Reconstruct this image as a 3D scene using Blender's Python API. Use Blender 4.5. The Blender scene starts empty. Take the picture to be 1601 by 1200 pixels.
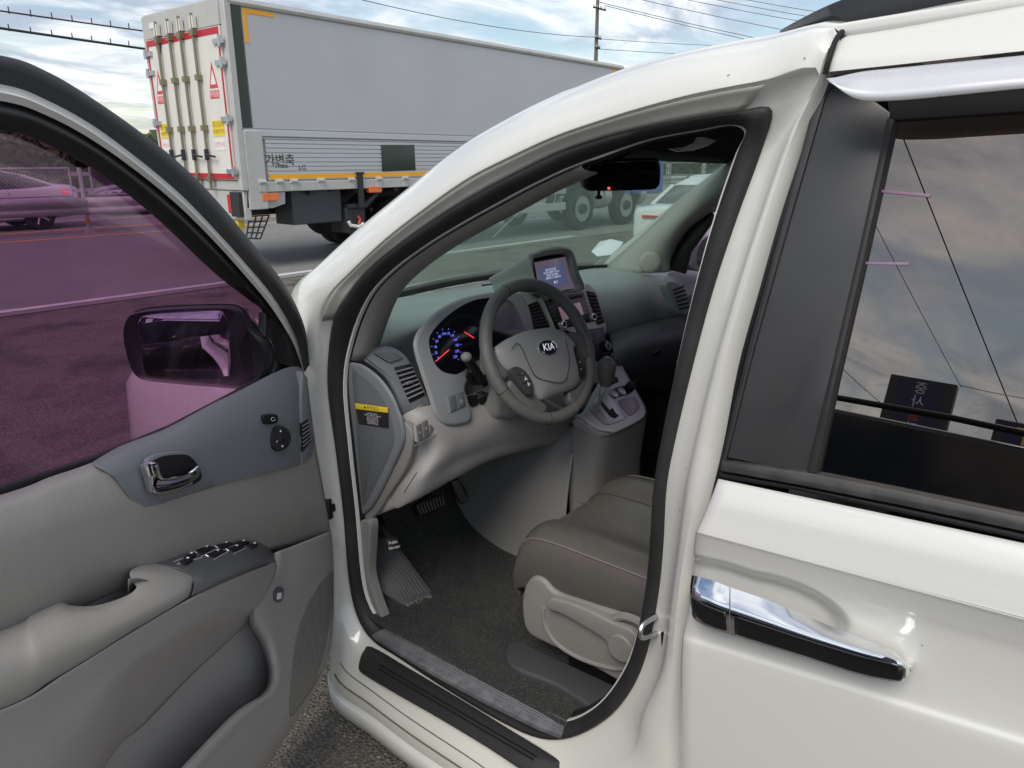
import bpy, bmesh, math, random
from mathutils import Vector, Matrix
import numpy as np
random.seed(7)
sc = bpy.context.scene
COL = sc.collection

# ------------------------------------------------------------------ camera
FPX, CX, CY = 1140.0, 800.5, 600.0            # focal length and centre in photo pixels (1601 x 1200)
def frame(vy, vx):
    vy = Vector((vy[0]-CX, vy[1]-CY, FPX)); vx = Vector((vx[0]-CX, vx[1]-CY, FPX))
    ex = vx.normalized(); ey = (vy-ex*vy.dot(ex)).normalized(); ez = ex.cross(ey)
    return Matrix((ex, ey, ez))
RW = frame((CX-(FPX*FPX+352**2)/(1800-CX), 248), (1800, 248))   # road axes: X along the road, Y across it
RV = frame((-600, 320), (1800, 238))                            # van axes: Y forward, van parked a little nose down
CW = Vector((0, 0, 1.65)); CV = Vector((0, 0, 1.6))
MV = RW @ RV.transposed()                                       # van frame -> world
LV = CW - MV @ CV
cam = bpy.data.cameras.new('camera'); cam_o = bpy.data.objects.new('camera', cam); COL.objects.link(cam_o)
cam.sensor_width = 36; cam.sensor_fit = 'HORIZONTAL'; cam.lens = 36*FPX/1601
cam.clip_start = 0.05; cam.clip_end = 5000
m = Matrix((RW.col[0], -RW.col[1], -RW.col[2])).transposed().to_4x4(); m.translation = CW
cam_o.matrix_world = m; sc.camera = cam_o

# ------------------------------------------------------------------ sky and sun
SUN_EL, SUN_AZ = math.radians(50), math.radians(198)            # from the left (-X), slightly ahead of the van
wd = bpy.data.worlds.new('World'); sc.world = wd; wd.use_nodes = True
nt = wd.node_tree; nt.nodes.clear()
def N(t, **k):
    n = nt.nodes.new(t)
    for a, b in k.items(): setattr(n, a, b)
    return n
out = N('ShaderNodeOutputWorld'); bg = N('ShaderNodeBackground'); sky = N('ShaderNodeTexSky', sky_type='NISHITA')
sky.sun_disc = False; sky.sun_elevation = SUN_EL; sky.sun_rotation = math.pi/2-SUN_AZ; sky.air_density = 1.2; sky.dust_density = 0.6
tc = N('ShaderNodeTexCoord'); sep = N('ShaderNodeSeparateXYZ'); nt.links.new(tc.outputs['Generated'], sep.inputs[0])
mz = N('ShaderNodeMath', operation='MAXIMUM'); nt.links.new(sep.outputs['Z'], mz.inputs[0]); mz.inputs[1].default_value = 0.0
ad = N('ShaderNodeMath', operation='ADD'); nt.links.new(mz.outputs[0], ad.inputs[0]); ad.inputs[1].default_value = 0.12
cmb = N('ShaderNodeCombineXYZ')
for i, s in enumerate('XY'):
    dv = N('ShaderNodeMath', operation='DIVIDE'); nt.links.new(sep.outputs[s], dv.inputs[0]); nt.links.new(ad.outputs[0], dv.inputs[1])
    nt.links.new(dv.outputs[0], cmb.inputs[i])
def wnoise(scale, detail, rough, dist, lo, hi, off=0):
    mp = N('ShaderNodeMapping'); mp.inputs['Location'].default_value = (off, off*0.7, 0); mp.inputs['Scale'].default_value = (1, 1.5, 1)
    nt.links.new(cmb.outputs[0], mp.inputs[0])
    n = N('ShaderNodeTexNoise'); nt.links.new(mp.outputs[0], n.inputs['Vector'])
    n.inputs['Scale'].default_value = scale; n.inputs['Detail'].default_value = detail; n.inputs['Roughness'].default_value = rough; n.inputs['Distortion'].default_value = dist
    r = N('ShaderNodeMapRange'); r.interpolation_type = 'SMOOTHSTEP'; nt.links.new(n.outputs['Fac'], r.inputs[0])
    r.inputs[1].default_value = lo; r.inputs[2].default_value = hi; return r
cov = wnoise(0.8, 9, 0.58, 0.5, 0.34, 0.61, 3.1)                # cloud cover
thk = wnoise(1.5, 8, 0.6, 0.8, 0.34, 0.66, 8.4)                 # thick and thin parts
skm = N('ShaderNodeMixRGB', blend_type='MULTIPLY'); skm.inputs[0].default_value = 1; skm.inputs[2].default_value = (0.062, 0.062, 0.062, 1)
nt.links.new(sky.outputs[0], skm.inputs[1])
cl = N('ShaderNodeMixRGB'); cl.inputs[1].default_value = (0.66, 0.655, 0.65, 1); cl.inputs[2].default_value = (0.24, 0.275, 0.34, 1)
nt.links.new(thk.outputs[0], cl.inputs[0])
mx = N('ShaderNodeMixRGB'); cvm = N('ShaderNodeMath', operation='MULTIPLY'); cvm.inputs[1].default_value = 0.9
nt.links.new(cov.outputs[0], cvm.inputs[0]); nt.links.new(cvm.outputs[0], mx.inputs[0])
nt.links.new(skm.outputs[0], mx.inputs[1]); nt.links.new(cl.outputs[0], mx.inputs[2])
nt.links.new(mx.outputs[0], bg.inputs[0]); bg.inputs[1].default_value = 1.0; nt.links.new(bg.outputs[0], out.inputs[0])
sl = bpy.data.lights.new('sun', 'SUN'); sl.energy = 1.1; sl.angle = math.radians(32); sl.color = (1.0, 0.94, 0.85)
so = bpy.data.objects.new('sun', sl); COL.objects.link(so)
sd = Vector((math.cos(SUN_EL)*math.cos(SUN_AZ), math.cos(SUN_EL)*math.sin(SUN_AZ), math.sin(SUN_EL)))
so.rotation_euler = sd.to_track_quat('Z', 'Y').to_euler(); so.location = sd*50
sc.view_settings.view_transform = 'Standard'; sc.view_settings.look = 'None'; sc.view_settings.gamma = 1; sc.view_settings.exposure = 1.05
sc.cycles.use_denoising = True; sc.cycles.max_bounces = 8; sc.cycles.transparent_max_bounces = 16; sc.cycles.sample_clamp_indirect = 4

# ------------------------------------------------------------------ pixel -> point helpers (points get their own real depth)
def ray(R, px, py): return R @ Vector((px-CX, py-CY, FPX))
def V(px, py, x=None, y=None, z=None):                          # van frame, on a plane of constant x, y or z
    d = ray(RV, px, py)
    t = (x-CV.x)/d.x if x is not None else (y-CV.y)/d.y if y is not None else (z-CV.z)/d.z
    return CV + d*t
def VP(px, py, P, n):                                           # van frame, on a plane through P with normal n
    d = ray(RV, px, py); return CV + d*((P-CV).dot(n)/d.dot(n))
def W(px, py, x=None, y=None, z=None):
    d = ray(RW, px, py)
    t = x/d.x if x is not None else y/d.y if y is not None else (z-CW.z)/d.z
    return CW + d*t
TH = math.radians(65)                                           # the open front door
DH = Vector((1.10, 1.64, 0)); DU = Vector((-math.sin(TH), -math.cos(TH), 0)); DN = Vector((math.cos(TH), -math.sin(TH), 0))
def D(px, py, w=0.0): return VP(px, py, DH+DN*w, DN)

# ------------------------------------------------------------------ mesh helpers
def spl(pts, n, closed=False):
    P = [Vector(p) for p in pts]; k = len(P); out = []
    segs = k if closed else k-1
    g = (lambda i: P[i % k]) if closed else (lambda i: P[min(max(i, 0), k-1)])
    for j in range(n):
        t = j*segs/(n if closed else n-1); i = min(int(t), segs-1); u = t-i
        a, b, c, d = g(i-1), g(i), g(i+1), g(i+2)
        out.append(0.5*((2*b)+(c-a)*u+(2*a-5*b+4*c-d)*u*u+(3*b-a-3*c+d)*u**3))
    return out
class MB:
    def __init__(s): s.v = []; s.f = []
    def add(s, vs, fs):
        o = len(s.v); s.v += [tuple(v) for v in vs]; s.f += [tuple(i+o for i in f) for f in fs]; return s
    def loft(s, rows, cu=False, cv=False, capa=False, capb=False):
        n = len(rows[0]); r = len(rows); vs = [p for row in rows for p in row]; fs = []
        for i in range(r if cv else r-1):
            for j in range(n if cu else n-1):
                fs.append((i*n+j, i*n+(j+1) % n, ((i+1) % r)*n+(j+1) % n, ((i+1) % r)*n+j))
        if capa: fs.append(tuple(range(n)))
        if capb: fs.append(tuple((r-1)*n+j for j in range(n)))
        return s.add(vs, fs)
    def tube(s, pts, r, n=8, closed=False, cap=True, flat=1.0):
        P = [Vector(p) for p in pts]; k = len(P); rows = []; up = None
        for i in range(k):
            if closed: t = P[(i+1) % k]-P[i-1]
            else: t = P[min(i+1, k-1)]-P[max(i-1, 0)]
            t.normalize()
            if up is None: up = Vector((0, 0, 1)) if abs(t.z) < .9 else Vector((1, 0, 0))
            a = t.cross(up).normalized(); b = a.cross(t).normalized(); up = b
            rr = r[i] if isinstance(r, (list, tuple)) else r
            rows.append([P[i]+(a*math.cos(q)+b*math.sin(q)*flat)*rr for q in [2*math.pi*j/n for j in range(n)]])
        return s.loft(rows, cu=True, cv=closed, capa=cap and not closed, capb=cap and not closed)
    def box(s, lo, hi, M=None):
        x0, y0, z0 = lo; x1, y1, z1 = hi
        vs = [Vector(p) for p in ((x0,y0,z0),(x1,y0,z0),(x1,y1,z0),(x0,y1,z0),(x0,y0,z1),(x1,y0,z1),(x1,y1,z1),(x0,y1,z1))]
        if M: vs = [M @ v for v in vs]
        return s.add(vs, [(0,3,2,1),(4,5,6,7),(0,1,5,4),(1,2,6,5),(2,3,7,6),(3,0,4,7)])
    def cyl(s, a, b, r, n=20, r2=None):
        return s.tube([a, b], [r, r if r2 is None else r2], n)
    def lathe(s, c, ax, prof, n=24):                            # prof: (distance along axis, radius)
        ax = Vector(ax).normalized(); u = ax.orthogonal().normalized(); w = ax.cross(u); c = Vector(c)
        rows = [[c+ax*h+(u*math.cos(q)+w*math.sin(q))*r for q in [2*math.pi*j/n for j in range(n)]] for h, r in prof]
        return s.loft(rows, cu=True, capa=True, capb=True)
    def ell(s, c, r, n=16, m=10, M=None):
        c = Vector(c); rows = []
        for i in range(m+1):
            p = math.pi*(i/m)*0.998+0.001
            row = [Vector((r[0]*math.sin(p)*math.cos(q), r[1]*math.sin(p)*math.sin(q), -r[2]*math.cos(p))) for q in [2*math.pi*j/n for j in range(n)]]
            rows.append([c+(M @ v if M else v) for v in row])
        return s.loft(rows, cu=True, capa=True, capb=True)
    def slab(s, pts, nrm, th, bev=0.003, seg=2, taper=0.0):
        """solid plate: outline pts (front face), thickness th to the back (-nrm), rounded front edge"""
        nrm = Vector(nrm).normalized(); P = [Vector(p) for p in pts]; k = len(P)
        ar = Vector((0,0,0))
        for i in range(k): ar += P[i].cross(P[(i+1) % k])
        if ar.dot(nrm) < 0: P.reverse()
        ins = []
        for i in range(k):
            a, b, c = P[i-1], P[i], P[(i+1) % k]
            e1 = (b-a); e2 = (c-b)
            if e1.length < 1e-7: e1 = e2
            if e2.length < 1e-7: e2 = e1
            i1 = nrm.cross(e1).normalized(); i2 = nrm.cross(e2).normalized(); q = (i1+i2)
            q = q.normalized() if q.length > 1e-6 else i1
            ins.append(q/max(q.dot(i1), .45))
        ce = sum(P, Vector((0, 0, 0)))/k; rows = [[p-nrm*th+(ce-p)*taper for p in P]]
        for j in range(seg+1):
            a = math.pi/2*j/seg
            rows.append([p+ins[i]*bev*(1-math.cos(a))-nrm*bev*(1-math.sin(a)) for i, p in enumerate(P)])
        return s.loft(rows, cu=True, capa=True, capb=True)
    def mesh(s, name, ang=35):
        me = bpy.data.meshes.new(name); me.from_pydata(s.v, [], s.f); me.update()
        bm = bmesh.new(); bm.from_mesh(me); bmesh.ops.recalc_face_normals(bm, faces=bm.faces); bm.to_mesh(me); bm.free()
        if ang:
            for p in me.polygons: p.use_smooth = True
            if ang < 180: me.set_sharp_from_angle(angle=math.radians(ang))
        return me
    def obj(s, name, mat, parent=None, ang=35, solid=0, sub=0, bevel=0):
        me = s.mesh(name, ang); return link(name, me, mat, parent, solid, sub, bevel)
def link(name, me, mat, parent=None, solid=0, sub=0, bevel=0):
    o = bpy.data.objects.new(name, me); COL.objects.link(o)
    if mat is not None: me.materials.clear(); me.materials.append(mat)
    if parent is not None:
        o.parent = parent
        if 'base' in OFF and parent.name in OFF['base']: o.location = -OFF['base'][parent.name]
    if bevel:
        b = o.modifiers.new('bevel', 'BEVEL'); b.width = bevel; b.segments = 2; b.limit_method = 'ANGLE'
    if sub:
        u = o.modifiers.new('sub', 'SUBSURF'); u.levels = u.render_levels = sub
    if solid:
        q = o.modifiers.new('solid', 'SOLIDIFY'); q.thickness = solid; q.offset = -1
    return o
OFF = {'base': {}}
def thing(name, label, cat, base, group=None, M=None, T=None):
    """Empty at the thing's base; its parts are given in the thing's building frame"""
    o = bpy.data.objects.new(name, None); COL.objects.link(o); b = Vector(base)
    o['label'] = label; o['category'] = cat
    if group: o['group'] = group
    OFF['base'][o.name] = b
    if M is not None:
        mm = M.to_4x4(); mm.translation = M @ b + T; o.matrix_world = mm
    else: o.location = b
    return o
def tag(o, label, cat, group=None):
    o['label'] = label; o['category'] = cat
    if group: o['group'] = group
    return o
def struct(o): o['kind'] = 'structure'; return o
def text_pts(s, size=1.0):
    cu = bpy.data.curves.new('t', 'FONT'); cu.body = s; cu.size = size; cu.align_x = 'CENTER'; cu.align_y = 'CENTER'; cu.resolution_u = 3
    o = bpy.data.objects.new('t', cu)
    me = bpy.data.meshes.new_from_object(o)
    vs = [v.co.copy() for v in me.vertices]; fs = [tuple(p.vertices) for p in me.polygons]
    bpy.data.objects.remove(o); bpy.data.curves.remove(cu); bpy.data.meshes.remove(me)
    return vs, fs
def text(mb, s, size, c, u, v, lift=0.001):
    """flat lettering centred on c, reading along u, up along v"""
    u = Vector(u).normalized(); v = Vector(v).normalized(); n = u.cross(v); c = Vector(c)
    vs, fs = text_pts(s, size)
    return mb.add([c+u*p.x+v*p.y+n*lift for p in vs], fs)

# ------------------------------------------------------------------ materials
MATS = {}
def mat(name, col, rough=.5, metal=0.0, bump=None, var=None, coat=0.0, spec=.5, emit=None, coatr=.05):
    if name in MATS: return MATS[name]
    m = bpy.data.materials.new(name); m.use_nodes = True; t = m.node_tree; b = t.nodes['Principled BSDF']
    b.inputs['Base Color'].default_value = (*col, 1); b.inputs['Roughness'].default_value = rough; b.inputs['Metallic'].default_value = metal
    b.inputs['Coat Weight'].default_value = coat; b.inputs['Coat Roughness'].default_value = coatr; b.inputs['Specular IOR Level'].default_value = spec
    if emit: b.inputs['Emission Color'].default_value = (*emit[:3], 1); b.inputs['Emission Strength'].default_value = emit[3]
    tcn = t.nodes.new('ShaderNodeTexCoord')
    if var:                                                     # (scale, amount, other colour): wear and dirt with its own shape
        n = t.nodes.new('ShaderNodeTexNoise'); n.inputs['Scale'].default_value = var[0]; n.inputs['Detail'].default_value = 7; n.inputs['Roughness'].default_value = .62
        t.links.new(tcn.outputs['Object'], n.inputs['Vector'])
        r = t.nodes.new('ShaderNodeMapRange'); r.inputs[1].default_value = .42; r.inputs[2].default_value = .72; r.inputs[4].default_value = var[1]
        t.links.new(n.outputs['Fac'], r.inputs[0])
        x = t.nodes.new('ShaderNodeMixRGB'); x.inputs[1].default_value = (*col, 1); x.inputs[2].default_value = (*var[2], 1)
        t.links.new(r.outputs[0], x.inputs[0]); t.links.new(x.outputs[0], b.inputs['Base Color'])
        r2 = t.nodes.new('ShaderNodeMapRange'); r2.inputs[1].default_value = .3; r2.inputs[2].default_value = .7
        r2.inputs[3].default_value = max(rough-.06, 0.02); r2.inputs[4].default_value = min(rough+.12, 1)
        t.links.new(n.outputs['Fac'], r2.inputs[0]); t.links.new(r2.outputs[0], b.inputs['Roughness'])
    if bump:                                                    # (scale, strength, kind)
        if bump[2] == 'v':
            n2 = t.nodes.new('ShaderNodeTexVoronoi'); o2 = n2.outputs['Distance']
        else:
            n2 = t.nodes.new('ShaderNodeTexNoise'); n2.inputs['Detail'].default_value = 4; o2 = n2.outputs['Fac']
        n2.inputs['Scale'].default_value = bump[0]; t.links.new(tcn.outputs['Object'], n2.inputs['Vector'])
        bp = t.nodes.new('ShaderNodeBump'); bp.inputs['Strength'].default_value = bump[1]; bp.inputs['Distance'].default_value = .002 if len(bump) < 4 else bump[3]
        t.links.new(o2, bp.inputs['Height']); t.links.new(bp.outputs[0], b.inputs['Normal'])
    MATS[name] = m; return m
from mathutils.bvhtree import BVHTree
def cast(mb, px, py, lift=0.0):
    '''point of a built surface under a photo pixel (van frame), lifted towards the camera'''
    if not hasattr(mb, 'bvh'): mb.bvh = BVHTree.FromPolygons([Vector(v) for v in mb.v], mb.f)
    d = ray(RV, px, py).normalized(); loc, nr, i, t = mb.bvh.ray_cast(CV, d)
    if loc is None: loc, nr, i, t = mb.bvh.find_nearest(CV+d*1.6)
    if nr.dot(d) > 0: nr = -nr
    return loc+nr*lift
def castn(mb, px, py):
    cast(mb, px, py); d = ray(RV, px, py).normalized(); loc, nr, i, t = mb.bvh.ray_cast(CV, d)
    if loc is None: return -d
    return -nr if nr.dot(d) > 0 else nr
def glass(name, tint, refl=0.06, rough=0.0, gcol=(1, 1, 1), film=None):
    m = bpy.data.materials.new(name); m.use_nodes = True; t = m.node_tree; t.nodes.clear()
    o = t.nodes.new('ShaderNodeOutputMaterial'); tr = t.nodes.new('ShaderNodeBsdfTransparent'); tr.inputs[0].default_value = (*tint, 1)
    g = t.nodes.new('ShaderNodeBsdfGlossy'); g.inputs['Roughness'].default_value = rough; g.inputs[0].default_value = (*gcol, 1)
    lw = t.nodes.new('ShaderNodeLayerWeight'); lw.inputs[0].default_value = .5
    fr = t.nodes.new('ShaderNodeMath'); fr.operation = 'POWER'; fr.inputs[1].default_value = 5; t.links.new(lw.outputs['Facing'], fr.inputs[0])
    mr = t.nodes.new('ShaderNodeMapRange'); mr.inputs[1].default_value = 0; mr.inputs[2].default_value = 1; mr.inputs[3].default_value = refl; mr.inputs[4].default_value = 1
    t.links.new(fr.outputs[0], mr.inputs[0]); mi = t.nodes.new('ShaderNodeMixShader')
    base = tr.outputs[0]
    if film:                                                    # dust film on door glass, reflected haze painted onto windscreen: (amount, colour)
        df = t.nodes.new('ShaderNodeBsdfDiffuse'); df.inputs[0].default_value = (*film[1], 1)
        m2 = t.nodes.new('ShaderNodeMixShader'); m2.inputs[0].default_value = film[0]
        t.links.new(tr.outputs[0], m2.inputs[1]); t.links.new(df.outputs[0], m2.inputs[2]); base = m2.outputs[0]
    t.links.new(mr.outputs[0], mi.inputs[0]); t.links.new(base, mi.inputs[1]); t.links.new(g.outputs[0], mi.inputs[2])
    t.links.new(mi.outputs[0], o.inputs[0]); return m

M_WHITE = mat('white_paint', (0.715, 0.71, 0.665), .28, coat=1.0, var=(1.3, .06, (.63, .62, .56)))
M_JAMB = mat('white_jamb_paint', (0.7, 0.685, 0.61), .36, coat=.4, var=(14, .25, (.45, .41, .31)))
def specks(m, scale, size, colr, amt):                          # small stuck dirt spots and stone chips
    t = m.node_tree; b = t.nodes['Principled BSDF']; src = b.inputs['Base Color'].links[0].from_socket
    tcn = t.nodes.new('ShaderNodeTexCoord'); vo = t.nodes.new('ShaderNodeTexVoronoi'); vo.inputs['Scale'].default_value = scale; t.links.new(tcn.outputs['Object'], vo.inputs['Vector'])
    se = t.nodes.new('ShaderNodeSeparateColor'); t.links.new(vo.outputs['Color'], se.inputs[0])
    th = t.nodes.new('ShaderNodeMath'); th.operation = 'MULTIPLY'; th.inputs[1].default_value = size; t.links.new(se.outputs[0], th.inputs[0])
    lt = t.nodes.new('ShaderNodeMath'); lt.operation = 'LESS_THAN'; t.links.new(vo.outputs['Distance'], lt.inputs[0]); t.links.new(th.outputs[0], lt.inputs[1])
    g2 = t.nodes.new('ShaderNodeMath'); g2.operation = 'GREATER_THAN'; g2.inputs[1].default_value = .72; t.links.new(se.outputs[1], g2.inputs[0])
    mu = t.nodes.new('ShaderNodeMath'); mu.operation = 'MULTIPLY'; t.links.new(lt.outputs[0], mu.inputs[0]); t.links.new(g2.outputs[0], mu.inputs[1])
    m3 = t.nodes.new('ShaderNodeMath'); m3.operation = 'MULTIPLY'; m3.inputs[1].default_value = amt; t.links.new(mu.outputs[0], m3.inputs[0])
    x = t.nodes.new('ShaderNodeMixRGB'); x.inputs[2].default_value = (*colr, 1); t.links.new(m3.outputs[0], x.inputs[0]); t.links.new(src, x.inputs[1]); t.links.new(x.outputs[0], b.inputs['Base Color'])
specks(M_WHITE, 26, .07, (.16, .13, .09), .7); specks(M_JAMB, 60, .14, (.15, .12, .08), .7)
M_RUBBER = mat('black_rubber', (.018, .018, .019), .55, bump=(160, .25, 'n'), var=(9, .5, (.045, .043, .04)))
M_BLACK = mat('black_plastic', (.012, .012, .013), .38)
M_DEEP = mat('deep_black', (.004, .004, .005), .7)
M_APPLQ = mat('grey_black_pillar_plate', (.045, .045, .047), .34, var=(6, .4, (.07, .068, .062)))
M_MOLD = mat('worn_black_moulding', (.04, .039, .038), .45, var=(22, .6, (.09, .085, .075)))
M_CHROME = mat('chrome', (.86, .87, .88), .06, 1.0)
M_STEEL = mat('steel', (.55, .55, .56), .35, 1.0)
M_SILVER = mat('silver_plastic', (.58, .58, .57), .30, .4)
M_DASHU = mat('slate_dashboard_plastic', (0.34, 0.36, 0.35), .50, bump=(420, .35, 'v'), var=(5, .3, (.27, .285, .275)))
M_SLATE = mat('slate_trim_plastic', (0.195, 0.205, 0.222), .46, bump=(500, .3, 'v'), var=(7, .25, (.165, .173, .19)))
M_GREY = mat('grey_trim_plastic', (0.36, 0.346, 0.336), .5, bump=(450, .3, 'v'), var=(6, .25, (.31, .298, .288)))
M_LGREY = mat('pale_grey_plastic', (0.25, 0.242, 0.23), .5, bump=(450, .25, 'v'), var=(8, .3, (.17, .163, .152)))
M_TAUPE = mat('taupe_trim_leather', (0.345, 0.328, 0.302), .46, bump=(620, .25, 'v'), var=(6, .3, (.30, .285, .262)))
M_LEATHER = mat('taupe_seat_leather', (0.098, 0.09, 0.082), .22, bump=(520, .14, 'v'), var=(5, .3, (.11, .102, .094)))
M_WHEELL = mat('worn_black_leather', (0.135, 0.138, 0.132), .40, bump=(330, .5, 'v'), var=(26, .35, (.20, .19, .165)))
M_CARPET = mat('dark_carpet', (0.062, 0.07, 0.068), .95, bump=(500, 1.0, 'n', .006), var=(16, .75, (.16, .15, .125)))
M_CREAM = mat('cream_trim', (0.483, 0.4715, 0.4312), .6, bump=(400, .2, 'v'))
M_HEAD = mat('dark_headliner', (.03, .03, .031), .9)
specks(M_TAUPE, 40, .05, (.5, .48, .45), .5); specks(M_LGREY, 40, .06, (.5, .48, .45), .6); specks(M_GREY, 40, .05, (.45, .44, .42), .5)
G_WIND = glass('windshield_glass', (.84, .93, .89), .05, film=(.16, (.66, .73, .67)))  # pale film paints in the haze of the reflected dashboard
G_DOOR = glass('purple_tinted_glass', (.665, .480, .635), .035, film=(.012, (.5, .46, .5)))
G_SLIDE = glass('dark_tinted_glass', (.035, .02, .04), .25, gcol=(1, .87, .77))
G_DARK = glass('dark_car_glass', (.05, .06, .06), .10)
# ================================================================== ground, road, woods, hills
def ground_mat(name, c1, c2, c3, s1, s2, bump, rough=.9, patch=None):
    m = bpy.data.materials.new(name); m.use_nodes = True; t = m.node_tree; b = t.nodes['Principled BSDF']; b.inputs['Roughness'].default_value = rough
    tcn = t.nodes.new('ShaderNodeTexCoord')
    def nz(s, d=8, r=.6):
        n = t.nodes.new('ShaderNodeTexNoise'); n.inputs['Scale'].default_value = s; n.inputs['Detail'].default_value = d; n.inputs['Roughness'].default_value = r
        t.links.new(tcn.outputs['Object'], n.inputs['Vector']); return n.outputs['Fac']
    def rng(i, lo, hi):
        r = t.nodes.new('ShaderNodeMapRange'); r.inputs[1].default_value = lo; r.inputs[2].default_value = hi; t.links.new(i, r.inputs[0]); return r.outputs[0]
    def mixc(f, a, bb):
        x = t.nodes.new('ShaderNodeMixRGB'); t.links.new(f, x.inputs[0])
        for i, q in ((1, a), (2, bb)):
            if isinstance(q, tuple): x.inputs[i].default_value = (*q, 1)
            else: t.links.new(q, x.inputs[i])
        return x.outputs[0]
    col = mixc(rng(nz(s1), .35, .65), c1, c2)
    vo = t.nodes.new('ShaderNodeTexVoronoi'); vo.inputs['Scale'].default_value = s2; t.links.new(tcn.outputs['Object'], vo.inputs['Vector'])
    sp = t.nodes.new('ShaderNodeSeparateColor'); t.links.new(vo.outputs['Color'], sp.inputs[0])
    col = mixc(rng(sp.outputs[0], .6, 1.0), col, c3)
    if patch: col = mixc(rng(nz(patch[0], 5), .50, .62), col, patch[1])
    t.links.new(col, b.inputs['Base Color'])
    bp = t.nodes.new('ShaderNodeBump'); bp.inputs['Strength'].default_value = bump; bp.inputs['Distance'].default_value = .012; t.links.new(vo.outputs['Distance'], bp.inputs['Height'])
    t.links.new(bp.outputs[0], b.inputs['Normal']); return m
M_LOT = ground_mat('rough_lot_asphalt', (.11, .098, .082), (.175, .155, .13), (.29, .258, .215), 1.7, 100, .9, patch=(1.1, (.085, .074, .062)))
M_ROAD = ground_mat('road_asphalt', (.17, .168, .162), (.215, .21, .20), (.27, .265, .25), .6, 120, .35)
M_EARTH = ground_mat('dry_verge_earth', (.09, .085, .05), (.13, .11, .07), (.18, .16, .11), .4, 20, .5)
M_LINE = mat('white_road_paint', (.66, .65, .62), .7, var=(6, .5, (.35, .34, .33)))
M_YEL = mat('yellow_road_paint', (.72, .36, .07), .7, var=(6, .45, (.4, .26, .12)))

def sheet(name, x0, x1, y0, y1, zf, mt, nx=2, ny=2):
    mb = MB(); rows = []
    for j in range(ny):
        y = y0+(y1-y0)*j/(ny-1); rows.append([Vector((x0+(x1-x0)*i/(nx-1), y, zf(y))) for i in range(nx)])
    mb.loft(rows); o = mb.obj(name, mt, ang=180); return struct(o)
def lot_z(y):                                                   # the lot falls gently towards the road
    if y < -2.5: return .146
    if y < 3.4: return .051-.038*y
    if y < 9.1: return -.078+(y-3.4)/5.7*.070
    return -.008
sheet('ground', -900, 1400, -300, 1700, lambda y: -.12 if y < 9 else -.05, M_EARTH, 3, 24)
sheet('parking_lot', -40, 90, -40, 9.35, lot_z, M_LOT, 3, 90)
sheet('road', -250, 420, 9.3, 34, lambda y: 0.0, M_ROAD, 3, 3)
def line(name, x0, x1, y, w, mt): 
    mb = MB(); mb.loft([[Vector((x0, y-w/2, .004)), Vector((x1, y-w/2, .004))], [Vector((x0, y+w/2, .004)), Vector((x1, y+w/2, .004))]]); return struct(mb.obj(name, mt))
line('edge_line', -120, 13.6, 9.6, .15, M_LINE)
line('edge_line', 17.5, 240, 9.6, .15, M_LINE)
for x in range(14, 140, 9): line('lane_line', x, x+5, 13.2, .14, M_LINE)
for x in range(-38, 140, 9): line('lane_line', x, x+5, 16.0, .12, M_LINE) if False else None
line('centre_line', -150, 300, 17.8, .18, M_YEL); line('centre_line', -150, 300, 19.85, .18, M_YEL)
line('far_lane_line', -150, 300, 22.8, .14, M_LINE)
# loose grit on the lot next to the van
def grit():
    mb = MB(); rnd = random.Random(3)
    for i in range(4200):
        if i < 3000: x, y = rnd.uniform(-.3, 1.05), rnd.uniform(1.25, 2.3)
        else: x, y = rnd.uniform(-1, 5), rnd.uniform(2.6, 9)
        r = rnd.uniform(.0025, .007)*(1 if i < 3000 else 2.2); z = lot_z(y)
        a = rnd.random()*6.28
        vs = [Vector((x+math.cos(a+k*2.09)*r, y+math.sin(a+k*2.09)*r, z-.001)) for k in range(3)]+[Vector((x+rnd.uniform(-.4, .4)*r, y+rnd.uniform(-.4, .4)*r, z+r*rnd.uniform(.5, 1.0)))]
        mb.add(vs, [(0, 1, 3), (1, 2, 3), (2, 0, 3)])
    o = mb.obj('loose_gravel', mat('grit', (.22, .20, .175), .9, var=(60, .8, (.09, .085, .08))), ang=0)
    tag(o, 'loose grit scattered over the rough lot asphalt', 'gravel'); o['kind'] = 'stuff'
grit()
# hills
def hills(name, y, hmax, seed, colr, xs=(-300, 1500)):
    rnd = random.Random(seed); mb = MB(); n = 140; top = []
    ph = [(rnd.random()*6.28, rnd.uniform(1.5, 9), 1.0/(k+1)) for k in range(7)]
    row0, row1, row2 = [], [], []
    for i in range(n):
        t = i/(n-1); x = xs[0]+(xs[1]-xs[0])*t
        h = sum(a*math.sin(p+f*t*6.28) for p, f, a in ph)/2.2
        h = hmax*(.62+.38*h)+rnd.uniform(-.5, .5)
        row0.append(Vector((x, y, -1))); row1.append(Vector((x, y+h*1.2, h*.62+rnd.uniform(-1, 1)))); row2.append(Vector((x, y+h*2.2, h)))
    mb.loft([row0, row1, row2]); o = mb.obj(name, mat(name+'_green', colr, .95, var=(.06, .6, tuple(c*.6 for c in colr))), ang=180); return struct(o)
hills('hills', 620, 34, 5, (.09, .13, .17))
hills('hills', 330, 9, 11, (.05, .08, .06), (-150, 900))
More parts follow.
